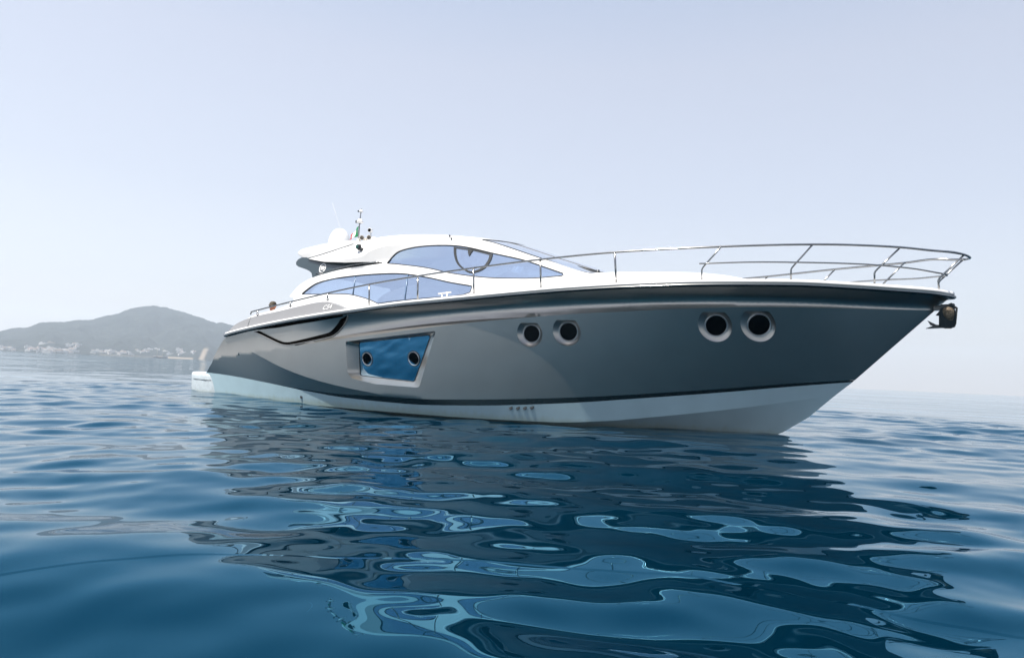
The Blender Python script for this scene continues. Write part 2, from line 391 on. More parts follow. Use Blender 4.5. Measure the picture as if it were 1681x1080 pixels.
crl = [(x, float(zcr(x))) for x in np.arange(2.5, 6.9, .085)]
mb = MB(); panel(mb, outer, Yhull, [win_out] + rec_loops, [knl, knu, crl], .10)
# transom closing and stem nose
tr = [(x, float(Yhull(x, z)), z) for x, z in [(.63,.474)] + trans[::-1]]
strip(mb, tr, [(x + .02, -y, z) for x, y, z in tr], closed=False)
hull = mb.build('hull', M_grey, yacht)
# black boot stripe
mb = MB()
stl = [(x, float(zc(x))) for x in np.arange(3.3, 15.2, .1)] + [(15.255, .90)]
stu = [(x, float(zc(x) + hs_at(x)) - .001) for x in np.arange(15.2, 3.3, -.1)]
panel(mb, stl + [(15.285, .93)] + stu, Yhull, step=.08)
mb.build('boot_stripe', M_black, yacht)
# white bottom
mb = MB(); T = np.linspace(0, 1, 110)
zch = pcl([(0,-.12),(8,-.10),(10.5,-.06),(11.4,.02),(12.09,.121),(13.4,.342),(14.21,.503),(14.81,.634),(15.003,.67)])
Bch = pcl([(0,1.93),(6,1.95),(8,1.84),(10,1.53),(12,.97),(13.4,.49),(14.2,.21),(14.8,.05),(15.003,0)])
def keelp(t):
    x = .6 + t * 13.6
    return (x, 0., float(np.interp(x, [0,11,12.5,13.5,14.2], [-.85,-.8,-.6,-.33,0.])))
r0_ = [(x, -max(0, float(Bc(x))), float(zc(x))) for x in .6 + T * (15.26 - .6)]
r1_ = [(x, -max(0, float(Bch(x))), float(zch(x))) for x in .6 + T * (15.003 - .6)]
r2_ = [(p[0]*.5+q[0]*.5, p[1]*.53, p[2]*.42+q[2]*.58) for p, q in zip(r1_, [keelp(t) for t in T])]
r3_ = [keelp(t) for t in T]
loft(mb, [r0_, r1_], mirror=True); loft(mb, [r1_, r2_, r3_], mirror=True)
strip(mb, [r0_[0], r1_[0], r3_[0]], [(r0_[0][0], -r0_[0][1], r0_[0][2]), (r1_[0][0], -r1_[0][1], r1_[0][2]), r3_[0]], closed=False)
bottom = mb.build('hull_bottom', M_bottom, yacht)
# small round drains on the white bottom
mb0 = None
for x, z in [(9.736,.161),(9.876,.169),(10.011,.178),(10.146,.196),(4.30,.06)]:
    t = np.clip((float(zc(x)) - z) / (float(zc(x)) - float(zch(x))), 0, 1); y = -(float(Bc(x))*(1-t) + float(Bch(x))*t)
    m_ = MB(); lathe(m_, [(.042,-.01),(.042,-.003),(.034,-.002),(.032,-.006)], (x, y - .006, z), (0,-1,.1), 18)
    dh = m_.build('drain', M_dark, yacht)
    m_ = MB(); lathe(m_, [(.033,.0),(.0,.001)], (x, y - .0045, z), (0,-1,.1), 18); m_.build('drain_hole', M_dark, dh)
# swim platform
mb = MB()
def plat_row(z, ins):
    return [(-.20+ins,1.3),(-.18+ins,1.82-ins),(-.06+ins,1.965-ins),(.18,2.01-ins),(.62,2.015-ins),(.9,1.985-ins),(1.25,1.88-ins)]
rows = []
for z, ins in [(-.3,.05),(.0,.02),(.2,.005),(.36,0),(.43,.0),(.465,.02),(.475,.06)]:
    pts = plat_row(z, ins); pts = catmull([np.array(p) for p in pts], 5)
    rows.append([(p[0], -p[1], z if p[0] < .62 else z - max(0, (p[0]-.62)) * .045) for p in pts] + [(p[0], p[1], z if p[0] < .62 else z - max(0, (p[0]-.62)) * .045) for p in pts[::-1]])
loft(mb, rows, closed=True, caps=True)
mb.build('swim_platform', M_platform, yacht)
mb = MB(); tube(mb, [(-.07,-1.962,.31),(.06,-1.99,.295),(.18,-2.012,.285),(.62,-2.016,.275),(.85,-1.992,.28)], .009, 6, mirror=True)
mb.build('platform_seam', M_rub, yacht)
# --- gunwale: dark rub rail with a steel strip, white toe rail
gx = list(np.arange(1.60, 15.6, .15)) + list(np.arange(15.6, 16.35, .06)) + list(np.arange(16.35, 16.61, .025))
gpath = []
for x in gx: gpath.append((x, -max(.02, float(Bs(x))), float(zs(x))))
def sweep(mb, path, prof):
    P = [Vector(p) for p in path]; rows = []
    for i, p in enumerate(P):
        t = P[min(i+1, len(P)-1)] - P[max(i-1, 0)]; t.z = 0; t.normalize(); n = Vector((t.y, -t.x, 0))
        rows.append([p + n*o + Vector((0, 0, z)) for o, z in prof])
    loft(mb, rows, closed=True, mirror=True, caps=True)
full = gpath + [(16.625, 0, float(zs(16.6)))]
mb = MB(); sweep(mb, full, [(-.06,-.055),(.02,-.058),(.038,-.045),(.042,-.025),(.035,-.006),(.0,0.),(-.06,0.)])
rub = mb.build('rub_rail', M_rub, yacht)
mb = MB(); sweep(mb, [(x, y - 0.0, z - .030) for x, y, z in full], [(.036,-.010),(.046,-.010),(.049,0.),(.046,.010),(.036,.010)])
mb.build('steel_strip', M_steel, rub)
mb = MB(); sweep(mb, full, [(-.16,.001),(.018,.001),(.024,.02),(.016,.05),(-.02,.062),(-.08,.062),(-.16,.03)])
mb.build('toe_rail', M_white, yacht)
# deck
mb = MB(); rows = []
for x in gx:
    b = max(.01, float(Bs(x)) - .05); z = float(zs(x)) + .022
    rows.append([(x, y, z + .03 * (1 - (y / b)**2)) for y in np.linspace(-b, b, 9)])
loft(mb, rows); mb.build('deck', M_white, yacht)
# bulwark panel with its dark groove (air intake) near the stern
mb = MB()
g_out = [(2.80,1.505),(3.127,1.407),(3.772,1.226),(3.95,1.205),(4.10,1.206),(5.20,1.375),(5.42,1.43),(5.56,1.51),(5.70,1.63),(5.84,1.76),(5.93,1.862)]
g_in = [(2.96,1.525),(3.2,1.45),(3.80,1.285),(3.95,1.272),(4.10,1.276),(5.12,1.458),(5.32,1.512),(5.44,1.59),(5.57,1.69),(5.70,1.79),(5.78,1.81)]
og = catmull(g_out, 4); ig = catmull(g_in, 4)
A_ = on(Yhull, og, -.014); B_ = on(Yhull, ig, -.014)
strip(mb, A_, B_, closed=False, mirror=True)
tp = [(x, float(zs(x)) - .052) for x in np.arange(2.75, 5.95, .16)]; bt = [(x, float(zs(x)) - .052 - np.interp(x, [2.75, 3.6, 5.0, 5.95], [.01,.06,.06,.03])) for x in np.arange(2.75, 5.95, .16)]
strip(mb, on(Yhull, tp, -.012), on(Yhull, bt, -.012), closed=False, mirror=True)
mb.build('air_intake', M_groove, yacht)
mb = MB(); tube(mb, on(Yhull, og, -.012), .011, 6, mirror=True); mb.build('intake_lip', M_grey, yacht)
# big hull window: recess, blue pane with two portholes
def wall(mb, lo, li, n=120):
    def rs(L):
        L = [np.array(p, float) for p in L]; d = [0.]
        for i in range(len(L)): d.append(d[-1] + np.linalg.norm(L[(i+1) % len(L)] - L[i]))
        P = np.array(L + [L[0]]); s = np.linspace(0, d[-1], n, endpoint=False)
        return np.stack([np.interp(s, d, P[:, k]) for k in range(3)], 1)
    return rs(lo), rs(li)
def angle_match(lo, li, c, n=160):
    """resample both loops at the same directions from c (x,z)"""
    def f(L):
        L = np.array(resample(L, .01)); a = np.arctan2(L[:, 1] - c[1], L[:, 0] - c[0]); o = np.argsort(a); a = a[o]; L = L[o]
        a = np.concatenate([a - 2*np.pi, a, a + 2*np.pi]); L = np.concatenate([L, L, L])
        t = np.linspace(-np.pi, np.pi, n, endpoint=False)
        return np.stack([np.interp(t, a, L[:, 0]), np.interp(t, a, L[:, 1])], 1)
    return f(lo), f(li)
lo, li = angle_match(win_out, win_in, (6.95, .98))
mb = MB()
for mir in (False,):
    oo = on(Yhull, lo); ii = on(Ypane, li)
    md = [tuple(np.array(a)*.93 + np.array(b)*.07 + np.array((0,.006,0))) for a, b in zip(oo, ii)]
    loft(mb, [oo + oo[:1], md + md[:1], ii + ii[:1]], mirror=True)
hw = mb.build('hull_window', M_grey, yacht)
mb = MB(); panel(mb, li, Ypane, step=.15, mirror=False, off=-.0); pn = mb.build('pane', M_hullglass, hw)
mb = MB(); panel(mb, li, Ypane, step=.15, sides=()); mb.build('pane', M_hullglass, hw)
mb = MB(); tube(mb, on(Ypane, li, -.004), .009, 6, closed=True, mirror=True); mb.build('window_seal', M_dark, hw)
def porthole_disc(x, z, y, r, nrm, parent, rimr=.016):
    n = Vector(nrm).normalized(); c = Vector((x, y, z))
    m_ = MB(); lathe(m_, [(r*1.02,-.02),(r*1.035,.004),(r*1.005,rimr),(r*.965,rimr*.9),(r*.93,.0),(r*.93,-.03)], c, n, 40)
    rim = m_.build('porthole_rim', M_rim, parent)
    m_ = MB(); lathe(m_, [(r*.91,-.004),(r*.5,-.0035),(0,-.003)], c, n, 40); m_.build('porthole_glass', M_port, parent)
    return rim
for x, z, r in [(6.315,.959,.135),(7.575,1.001,.138)]:
    porthole_disc(x, z, float(Ypane(x, z)) - .006, r, (.03, -1, -.24), hw, .012)
    m_ = MB(); lathe(m_, [(r*1.05,.0),(r*1.17,.002),(r*1.17,-.01)], (x, float(Ypane(x, z)) - .003, z), (.03,-1,-.24), 40); m_.build('porthole_seal', M_dark, hw)
# bow portholes in bevelled recesses
for (x, z, r), lp in zip(PORTS, rec_loops):
    e = .05
    yx = float(Yhull(x+e, z-.1) - Yhull(x-e, z-.1)) / (2*e); yz = float(Yhull(x, z+e-.1) - Yhull(x, z-e-.1)) / (2*e)
    nrm = Vector((yx, -1, .55*yz)).normalized(); y0 = float(Yhull(x, z)) + .075
    cc = Vector((x, y0, z)); a = Vector((1, yx, 0)).normalized(); b = nrm.cross(a); b = b if b.z > 0 else -b
    inn = [cc + (a*math.cos(2*math.pi*i/44) + b*math.sin(2*math.pi*i/44)) * r*1.04 for i in range(44)]
    oo = [Vector(p) for p in on(Yhull, lp)]
    m_ = MB(); md = [p*.95 + q*.05 + Vector((0,.004,0)) for p, q in zip(oo, inn)]
    loft(m_, [oo + oo[:1], md + md[:1], inn + inn[:1]], mirror=True)
    ph = m_.build('porthole', M_grey, yacht)
    porthole_disc(x, z, y0, r, nrm, ph)
    # port side twin
    for sgn in (1,):
        m_ = MB(); lathe(m_, [(r*1.04,.0),(r*.9,.02),(r*.88,-.004),(0,-.004)], (x, -y0, z), (nrm.x, -nrm.y, nrm.z), 40); m_.build('porthole_glass', M_port, ph)
# --- grey quarter coaming with lettering, white coaming behind
ct = catmull([(1.60,1.51),(1.70,1.60),(1.888,1.714),(2.472,1.858),(3.46,1.985),(4.399,2.118),(4.849,2.165),(5.15,2.163),(5.40,2.12),(5.65,2.055),(5.88,1.985)], 5)
cb = [(x, float(zs(x)) + .055) for x in np.arange(5.85, 1.60, -.15)]
mb = MB(); panel(mb, list(ct) + cb, Ycoam, step=.12)
A_ = on(Ycoam, ct); strip(mb, A_, [(x, y + .035, z + .018) for x, y, z in A_], closed=False, mirror=True)
strip(mb, [(x, y + .035, z + .018) for x, y, z in A_], [(x, y + .30, z + .005) for x, y, z in A_], closed=False, mirror=True)
coam = mb.build('quarter_panel', M_coam, yacht)
mb = MB(); tube(mb, on(Ycoam, [(2.42,1.86),(2.43,1.62)], -.002), .006, 6, mirror=True); mb.build('panel_seam', M_rub, coam)
ob = catmull([(1.68,1.62),(1.77,1.80),(2.1,1.93),(2.948,2.07),(3.55,2.20),(4.63,2.285),(4.85,2.29),(5.18,2.24),(5.5,2.14),(5.8,2.08),(6.25,1.985)], 5)
mb = MB(); Yw = lambda x, z: Ysup0(x, z) - .07
panel(mb, list(ob) + [(x, float(zs(x)) + .01) for x in np.arange(6.2, 1.68, -.2)], Yw, step=.14)
A_ = on(Yw, ob); B_ = [(x, y + .03, z + .018) for x, y, z in A_]; strip(mb, A_, B_, closed=False, mirror=True)
strip(mb, B_, [(x, y + .35, z + .0) for x, y, z in A_], closed=False, mirror=True)
mb.build('side_coaming', M_white, yacht)
def text_on(txt, name, size, x0, z0, slope, Yf, material, parent, off=-.006, shear=.25):
    cu_ = bpy.data.curves.new('t', 'FONT'); cu_.body = txt; cu_.size = size; cu_.shear = shear; cu_.extrude = 0; cu_.space_character = 1.0
    o = bpy.data.objects.new('t', cu_); COL.objects.link(o); dg = bpy.context.evaluated_depsgraph_get()
    me = bpy.data.meshes.new_from_object(o.evaluated_get(dg)); bpy.data.objects.remove(o); bpy.data.curves.remove(cu_)
    for v in me.vertices:
        x = x0 + v.co.x * 1.15; z = z0 + v.co.y + v.co.x * slope; v.co = (x, float(Yf(x, z)) + off, z)
    me.materials.clear(); me.materials.append(material); me.name = name
    return link(bpy.data.objects.new(name, me), parent)
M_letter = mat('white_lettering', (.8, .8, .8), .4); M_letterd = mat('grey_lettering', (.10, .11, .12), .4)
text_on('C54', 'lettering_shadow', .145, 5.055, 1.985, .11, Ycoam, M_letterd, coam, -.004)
text_on('C54', 'lettering', .145, 5.065, 1.992, .11, Ycoam, M_letter, coam, -.008)
# --- cabin sides and roof
lowwin = catmull([(3.70,2.455),(3.80,2.53),(4.087,2.685),(4.611,2.78),(5.35,2.828),(6.1,2.838),(6.766,2.815),(7.459,2.711),(8.064,2.585),(8.60,2.495)], 5) + [np.array(p) for p in [(8.615,2.48),(8.60,2.36),(8.45,2.31),(7.4,2.225),(6.36,2.145)]] + catmull([(6.345,2.14),(6.0,2.255),(5.821,2.30),(5.368,2.388),(4.92,2.415),(4.3,2.425),(3.72,2.44)], 4)
upwin = catmull([(6.255,3.073),(6.33,3.16),(6.42,3.235),(6.555,3.309),(6.912,3.379),(7.416,3.405),(7.97,3.38),(8.37,3.312),(8.927,3.172),(9.663,2.995),(10.077,2.855),(10.46,2.72)], 5) + [np.array((10.478,2.685))] + catmull([(10.45,2.668),(9.898,2.629),(9.478,2.634),(9.039,2.651),(8.576,2.698),(8.011,2.785),(7.4,2.918),(6.77,3.012),(6.33,3.065)], 5)
roofl = [(4.9,3.568),(5.2,3.64),(5.66,3.69),(6.07,3.704),(6.73,3.695),(7.2,3.67),(7.7,3.62),(8.15,3.556),(8.59,3.468),(8.88,3.395),(9.39,3.225),(9.82,3.075),(10.19,2.955),(10.53,2.835),(10.83,2.74),(11.15,2.68)]
cab = catmull([(3.25,2.40),(3.29,2.446),(3.36,2.528),(3.46,2.638),(3.78,2.80),(4.337,2.925),(5.06,3.02),(5.7,3.055),(6.12,3.078)], 4) + [np.array(p) for p in [(6.12,3.10),(5.742,3.125),(5.016,3.145),(4.225,3.215),(3.55,3.34),(4.366,3.465)]] + catmull(roofl, 4) + [np.array((11.2,2.30))] + [np.array((x, float(zs(x)) + .02)) for x in np.arange(11.0, 3.5, -.25)] + [np.array((3.45,1.8)), np.array((3.45,2.36))]
mb = MB(); panel(mb, cab, Ysup, [lowwin, upwin], [[(x, float(bul_c(x))) for x in np.arange(4.0, 7.9, .1)]], .11)
# reveal of the window openings
for L in (lowwin, upwin):
    strip(mb, on(Ysup, L), on(Ysup, L, .03), mirror=True)
# groove under the wing
mg = MB(); tube(mg, on(Ysup, [(3.56,3.345),(4.0,3.405),(4.366,3.468),(4.9,3.571),(5.05,3.605)], -.004), .009, 6, mirror=True)
# roof skin
ys_edge = catmull([(3.55,3.34),(4.366,3.465)] + roofl[:9], 4)
rows = []
for p in ys_edge:
    y = -float(Ysup(p[0], p[1])); rows.append([(p[0] + .10*(1 - s*s), y*s, p[1] + .13*(1 - s**2) * min(1., .25 + (p[0]-3.5)*.5)) for s in np.linspace(-1, 1, 17)])
loft(mb, rows)
# thick aft lip of the arch
ar = catmull([(3.25,2.40),(3.29,2.446),(3.36,2.528),(3.46,2.638),(3.78,2.80),(4.337,2.925),(5.06,3.02),(5.7,3.055),(6.12,3.078)], 4)
strip(mb, on(Ysup, ar), [(x + .02, y + .5, z + .02) for x, y, z in on(Ysup, ar)], closed=False, mirror=True)
fb = [(3.55,3.34),(4.225,3.215),(5.016,3.145),(5.742,3.125),(6.12,3.10)]
strip(mb, on(Ysup, fb), [(x, y + .4, z + .02) for x, y, z in on(Ysup, fb)], closed=False, mirror=True)
cabin = mb.build('cabin', M_white, yacht); mg.build('wing_groove', M_rub, cabin)
def gl(name, L, mtl, par, off, seal=True):
    m1 = MB(); panel(m1, L, Ysup, step=.13, mirror=False, off=off); g = m1.build(name, mtl, par)
    m2 = MB(); panel(m2, L, Ysup, step=.2, off=off, sides=()); m2.build(name, mtl, par)
    if seal:
        m3 = MB(); tube(m3, on(Ysup, L, .003), .011, 6, closed=True, mirror=True); m3.build('window_seal', M_dark, g)
    return g
sw = gl('side_window', lowwin, M_glass, yacht, .018)
for a, b in [((5.36,2.835),(5.44,2.385)),((6.92,2.785),(7.01,2.19))]:
    m_ = MB(); tube(m_, on(Ysup, [a, b], .012), .013, 6); m_.build('window_divider', mat('divider_tint', (.10,.17,.28), .3), sw)
uw = gl('upper_window', upwin, M_glass, yacht, .018)
dl = [(7.968,3.355),(8.456,3.275),(8.925,3.15),(8.915,3.03),(8.85,2.90),(8.73,2.81),(8.527,2.765),(8.328,2.84),(8.136,2.985),(8.014,3.191)]
dlo = [np.array(p) for p in dl[:3]] + catmull(dl[2:] + [dl[0]], 4)[1:-1]
dc = np.array([8.45, 3.06]); dli = [dc + (p - dc) * .86 for p in dlo]
mb = MB(); panel(mb, dlo, Ysup, [dli], step=.05, off=.002); strip(mb, on(Ysup, dlo, .002), on(Ysup, dlo, .018), mirror=True)
fr = mb.build('opening_window', M_dark, yacht)
mb = MB(); panel(mb, dli, Ysup, step=.1, off=.010, mirror=False); mb.build('pane', M_glass2, fr)
mb = MB(); panel(mb, [(8.33,3.29),(8.47,3.265),(8.43,3.20),(8.40,3.12),(8.36,3.19)], Ysup, step=.03, off=-.004, mirror=False); mb.build('window_handle', M_dark, fr)
# windscreen between the pillars
mb = MB(); rows = []
for p in catmull(roofl[8:], 4):
    y = -float(Ysup(p[0], p[1])) - .04; rows.append([(p[0] + .02 + .30*(1 - s*s), y*s, p[1] + .012 + .06*(1 - s*s)) for s in np.linspace(-1, 1, 21)])
loft(mb, rows); scr = mb.build('windscreen', M_screen, yacht)
mb = MB(); tube(mb, rows[0], .014, 6); tube(mb, [r[4] for r in rows], .008, 6); mb.build('screen_seal', M_dark, scr)
mb = MB()
tube(mb, [(10.30,-.80,2.985),(10.72,-.80,2.868),(11.00,-.80,2.785)], .013, 6); tube(mb, [(10.50,-.83,2.915),(10.78,-.83,2.85),(11.05,-.80,2.765)], .016, 6); lathe(mb, [(.035,-.03),(.035,.04),(0,.045)], (11.0,-.80,2.775), (0,0,1), 12)
wip = mb.build('wiper', M_dark, yacht)
# roof wing, dark support with emblem, steel trim
mb = MB(); prism(mb, catmull([(3.06,3.52),(3.136,3.585),(3.44,3.635),(4.19,3.70),(4.88,3.706),(5.175,3.66),(4.85,3.575),(4.29,3.478),(3.43,3.365),(3.19,3.43)], 4, True), -1.36, 1.36)
o = mb.build('roof_wing', M_white, yacht); bevel(o, .05, 4)
for p in o.data.polygons: p.use_smooth = True
sp = [(3.066,3.291),(3.12,3.36),(3.224,3.40),(3.43,3.39),(3.53,3.36),(4.225,3.235),(5.016,3.165),(5.742,3.145),(6.12,3.12),(6.30,3.142),(6.256,3.085),(5.70,3.075),(5.225,3.06),(4.619,2.985),(4.031,2.89),(3.876,2.845),(3.84,2.90),(3.787,2.975),(3.68,3.03),(3.552,3.074),(3.21,3.165),(3.10,3.22)]
mb = MB(); Ysp = lambda x, z: Ysup0(x, z) + .035
panel(mb, sp, Ysp, step=.10); strip(mb, on(Ysp, sp), [(x, y + .35, z) for x, y, z in on(Ysp, sp)], mirror=True, smooth=False)
prism(mb, [(3.10,3.24),(3.2,3.36),(3.5,3.36),(3.95,3.25),(3.95,2.92),(3.6,3.05),(3.2,3.17)], -1.2, 1.2)
supp = mb.build('roof_support', M_supp, yacht)
mb = MB(); tube(mb, catmull(on(Ysup0, [(4.023,2.925),(4.612,3.018),(5.219,3.088),(5.608,3.106),(6.0,3.112)], -.01), 4), .016, 8, mirror=True); mb.build('trim_strip', M_steel, yacht)
mb = MB(); ec = (4.15, 3.078); Ye = lambda x, z: Ysp(x, z) - .006
ring = lambda r: [(ec[0] + r*math.cos(2*math.pi*i/36), ec[1] + r*math.sin(2*math.pi*i/36)) for i in range(36)]
strip(mb, on(Ye, ring(.115)), on(Ye, ring(.092)), mirror=True)
for dz, hw_ in [(.032,.06),(.0,.07),(-.032,.06)]:
    q = [(ec[0]-hw_, ec[1]+dz-.011), (ec[0]+hw_, ec[1]+dz-.011), (ec[0]+hw_, ec[1]+dz+.011), (ec[0]-hw_, ec[1]+dz+.011)]
    mb.add(on(Ye, q), [(0,1,2,3)], smooth=False)
q = [(ec[0]-.05, ec[1]-.145), (ec[0]+.055, ec[1]-.135), (ec[0]+.05, ec[1]-.118), (ec[0]-.045, ec[1]-.125)]
mb.add(on(Ye, q), [(0,1,2,3)], smooth=False)
mb.build('emblem', M_letter, supp)
# navigation light
mb = MB(); yn = float(Ysup(5.40, 3.46)); box(mb, (5.42, yn - .03, 3.44), (.10,.10,.05)); lathe(mb, [(.05,-.05),(.055,.0),(.05,.05)], (5.38, yn - .06, 3.49), (0,0,1), 16)
nl = mb.build('navigation_light', M_dark, yacht); mb = MB(); lathe(mb, [(.056,-.035),(.06,.0),(.056,.035)], (5.365, yn - .065, 3.49), (0,0,1), 16); mb.build('lens', M_green, nl)
# radar dome, antenna, mast with lamps, search light, horns
mb = MB(); lathe(mb, [(.26,-.35),(.30,-.30),(.298,-.12),(.292,-.03),(.28,.07),(.245,.19),(.18,.30),(.095,.362),(0,.38)], (3.03, 0, 4.04), seg=40); dome = mb.build('radar_dome', M_white, yacht)
mb = MB(); tube(mb, [(3.15,0,3.75),(3.02,0,4.45),(2.84,0,4.80),(2.655,0,5.15)], lambda t: .004 - .002*t, 6); mb.build('antenna', M_white, yacht)
mb = MB(); tube(mb, [(4.04,-.3,3.72),(4.05,-.3,4.42),(4.085,-.3,4.78)], lambda t: .022 - .012*t, 8); mast = mb.build('mast', M_steel, yacht)
for z, s in [(4.455,.085),(4.72,.05)]:
    mb = MB(); lathe(mb, [(s*.5,-s*.6),(s,-s*.4),(s,.0),(s*.6,s*.2),(s*.6,s*.7),(0,s*.8)], (4.065 + (z-4.45)*.06, -.3, z), seg=16); ml = mb.build('mast_light', M_white, mast)
    mb = MB(); box(mb, (4.065 - s*.9, -.33, z - s*.1), (s*.5, s*.8, s*.7)); mb.build('lamp_housing', M_dark, ml)
mb = MB(); lathe(mb, [(.028,-.06),(.05,-.05),(.052,.05),(.044,.055)], (4.645,-.5,4.137), (.35,-.9,.0), 20); tube(mb, [(4.66,-.48,3.76),(4.65,-.48,4.085)], .018, 8); sl = mb.build('search_light', M_white, yacht)
mb = MB(); lathe(mb, [(.043,.04),(.02,.055),(0,.057)], (4.645,-.5,4.137), (.35,-.9,0), 20); mb.build('lens', M_port, sl)
for x, y, dx in [(4.42,-.62,.10),(4.62,-.58,.16)]:
    mb = MB(); lathe(mb, [(.02,-.10),(.022,.02),(.035,.10),(.062,.16),(.05,.155)], (x, y, 3.92), (1,-.45,.05), 16); box(mb, (x - .03, y, 3.84), (.08,.06,.18)); mb.build('horn', M_rimw, yacht)
mb = MB(); lathe(mb, [(.06,-.06),(.075,.0),(.05,.07),(0,.08)], (4.88,-.6,3.86), seg=18); mb.build('roof_lamp', M_white, yacht)
for x, z in [(7.82,3.60),(7.88,3.535)]:
    mb = MB(); lathe(mb, [(.018,0),(.018,.02),(0,.024)], (x, float(Ysup(x, z)) - .004, z), (0,-1,.3), 10); mb.build('roof_fitting', M_dark, yacht)
# raised foredeck
mb = MB(); wt = pcl([(9.6,1.42),(11,1.33),(12,1.16),(13,.86),(13.6,.56),(13.95,.22)]); zt = pcl([(9.6,2.70),(10.6,2.76),(11.1,2.785),(12.17,2.762),(12.72,2.745),(13.19,2.70),(13.65,2.61),(13.95,2.50)])
rows = []
for x in np.linspace(9.6, 13.95, 40):
    w_ = float(wt(x)); zd = float(zs(x)) + .02; h = float(zt(x)) - zd
    rows.append([(x, -w_*math.copysign(abs(math.cos(a))**.55, math.cos(a)), zd + h * abs(math.sin(a))**.55) for a in np.linspace(0, math.pi, 33)])
rows.append([(14.05, p[1]*.2, float(zs(14.05)) + .02) for p in rows[-1]])
loft(mb, rows); mb.build('foredeck_trunk', M_white, yacht)
mb = MB(); box(mb, (6.2,.9,2.25), (3.2,.7,.5)); box(mb, (6.2,1.2,2.6), (3.2,.16,.5)); o = mb.build('saloon_sofa', M_cushion, yacht); bevel(o, .06, 3)
mb = MB(); box(mb, (8.1,-.7,2.55), (.55,.6,.25)); box(mb, (7.85,-.7,2.95), (.14,.58,.7)); o = mb.build('helm_seat', M_supp, yacht); bevel(o, .06, 3)
mb = MB(); prism(mb, [(8.8,2.2),(8.8,2.75),(9.1,2.85),(9.9,2.68),(9.9,2.2)], -1.05, 1.05); o = mb.build('dashboard', M_supp, yacht); bevel(o, .04, 2)
mb = MB(); box(mb, (2.2,0,1.53), (1.3,3.0,.16)); o = mb.build('sunpad', M_cushion, yacht); bevel(o, .05, 3)
mb = MB(); tube(mb, [(8.16,-2.03,2.285),(8.46,-2.01,2.31)], .016, 8, mirror=True); tube(mb, [(8.24,-2.02,2.12),(8.25,-2.02,2.29)], .014, 6, mirror=True); tube(mb, [(8.37,-2.02,2.13),(8.37,-2.02,2.30)], .014, 6, mirror=True)
mb.build('cleat', M_white, yacht)
# --- guard rail
top_pts = [(2.42,-(float(Bs(2.42))-.14),1.995)] + [(x, -(float(Bs(x)) - o_), z) for x, z, o_ in [(2.494,2.007,.14),(3.886,2.204,.14),(5.137,2.37,.14),(6.395,2.52,.14),(7.713,2.64,.14),(9.07,2.741,.13),(10.475,2.833,.11),(11.849,2.902,.06),(13.55,2.942,.02),(14.8,2.965,-.0),(15.4,2.958,-.02),(15.95,2.941,-.03),(16.35,2.925,-.0)]] + [(16.62,-.33,2.893),(16.77,-.20,2.868)]
half = catmull(top_pts + [(16.83,-.07,2.855)], 6)
fullr = [tuple(p) for p in half] + [(16.84, 0, 2.853)] + [(p[0], -p[1], p[2]) for p in half[::-1]]
mb = MB(); tube(mb, fullr, .018, 8); tube(mb, [fullr[0], (2.40, fullr[0][1], 1.93)], .016, 6)
rail = mb.build('guard_rail', M_steel, yacht)
midp = [(x, -(float(Bs(x)) - .06), z) for x, z in [(13.21,2.680),(13.93,2.698),(14.7,2.695),(15.34,2.686),(15.66,2.674),(16.1,2.641)]] + [(16.40,-.22,2.615),(16.54,-.07,2.602)]
hm = catmull(midp, 5); fm = [tuple(p) for p in hm] + [(16.55,0,2.60)] + [(p[0], -p[1], p[2]) for p in hm[::-1]]
mb = MB(); tube(mb, fm, .013, 8); mb.build('mid_rail', M_steel, yacht)
ver = [((2.684,1.90),(2.66,2.03)),((3.897,2.08),(3.886,2.20)),((5.15,2.20),(5.137,2.365)),((6.43,2.00),(6.395,2.515)),((7.745,2.12),(7.713,2.635)),((9.097,2.21),(9.07,2.735)),((10.497,2.29),(10.475,2.828)),((11.866,2.34),(11.849,2.897))]
slant = [((13.233,2.40),(13.228,2.623),(13.55,2.942)),((14.51,2.40),(14.508,2.621),(14.82,2.965)),((15.618,2.37),(15.616,2.59),(15.95,2.941))]
for side in (-1, 1):
    for (xb, zb_), (xt, zt_) in ver:
        mb = MB(); y = side * (float(Bs(xb)) - .14); yt = side * (float(Bs(xt)) - (.14 if xt < 9 else .115 if xt < 11 else .06)); tube(mb, [(xb, y, zb_), (xt, yt, zt_)], .018, 10); lathe(mb, [(.032,0),(.03,.02),(.018,.03)], (xb, y, max(zb_, float(zs(xb)) + .05) if xb > 6 else zb_ + .02), seg=12); mb.build('stanchion', M_steel, yacht)
    for a, b, c in slant:
        ya = side * (float(Bs(a[0])) - .14); yc = side * (float(Bs(c[0])) - .0)
        mb = MB(); pth = catmull([(a[0], ya, a[1]), (b[0], ya*1.0, b[1] - .03), (b[0] + .03, ya*1.01, b[1] + .02), (c[0], yc, c[1])], 6)
        tube(mb, [(a[0], ya, a[1]), (b[0], ya, b[1]-.03), (b[0]+.012, ya, b[1]), (b[0]+.04, ya*.995+yc*.005, b[1]+.035), (c[0], yc, c[1])], .014, 8)
        lathe(mb, [(.032,0),(.03,.02),(.018,.03)], (a[0], ya, float(zs(a[0])) + .05), seg=12); mb.build('stanchion', M_steel, yacht)
    ya, yc = side*.16, side*.20
    mb = MB(); tube(mb, [(16.445, ya, 2.32), (16.432, ya, 2.50), (16.45, ya, 2.54), (16.76, yc, 2.87)], .014, 8); mb.build('stanchion', M_steel, yacht)
# bow roller
mb = MB(); box(mb, (16.47, 0, 2.08), (.20,.13,.05), 0); tube(mb, [(16.62,-.04,2.13),(16.62,.04,2.13)], .03, 10); tube(mb, [(16.36,0,2.12),(16.62,0,2.13)], .025, 8); mb.build('bow_roller', M_rub, yacht)

SPLIT = False
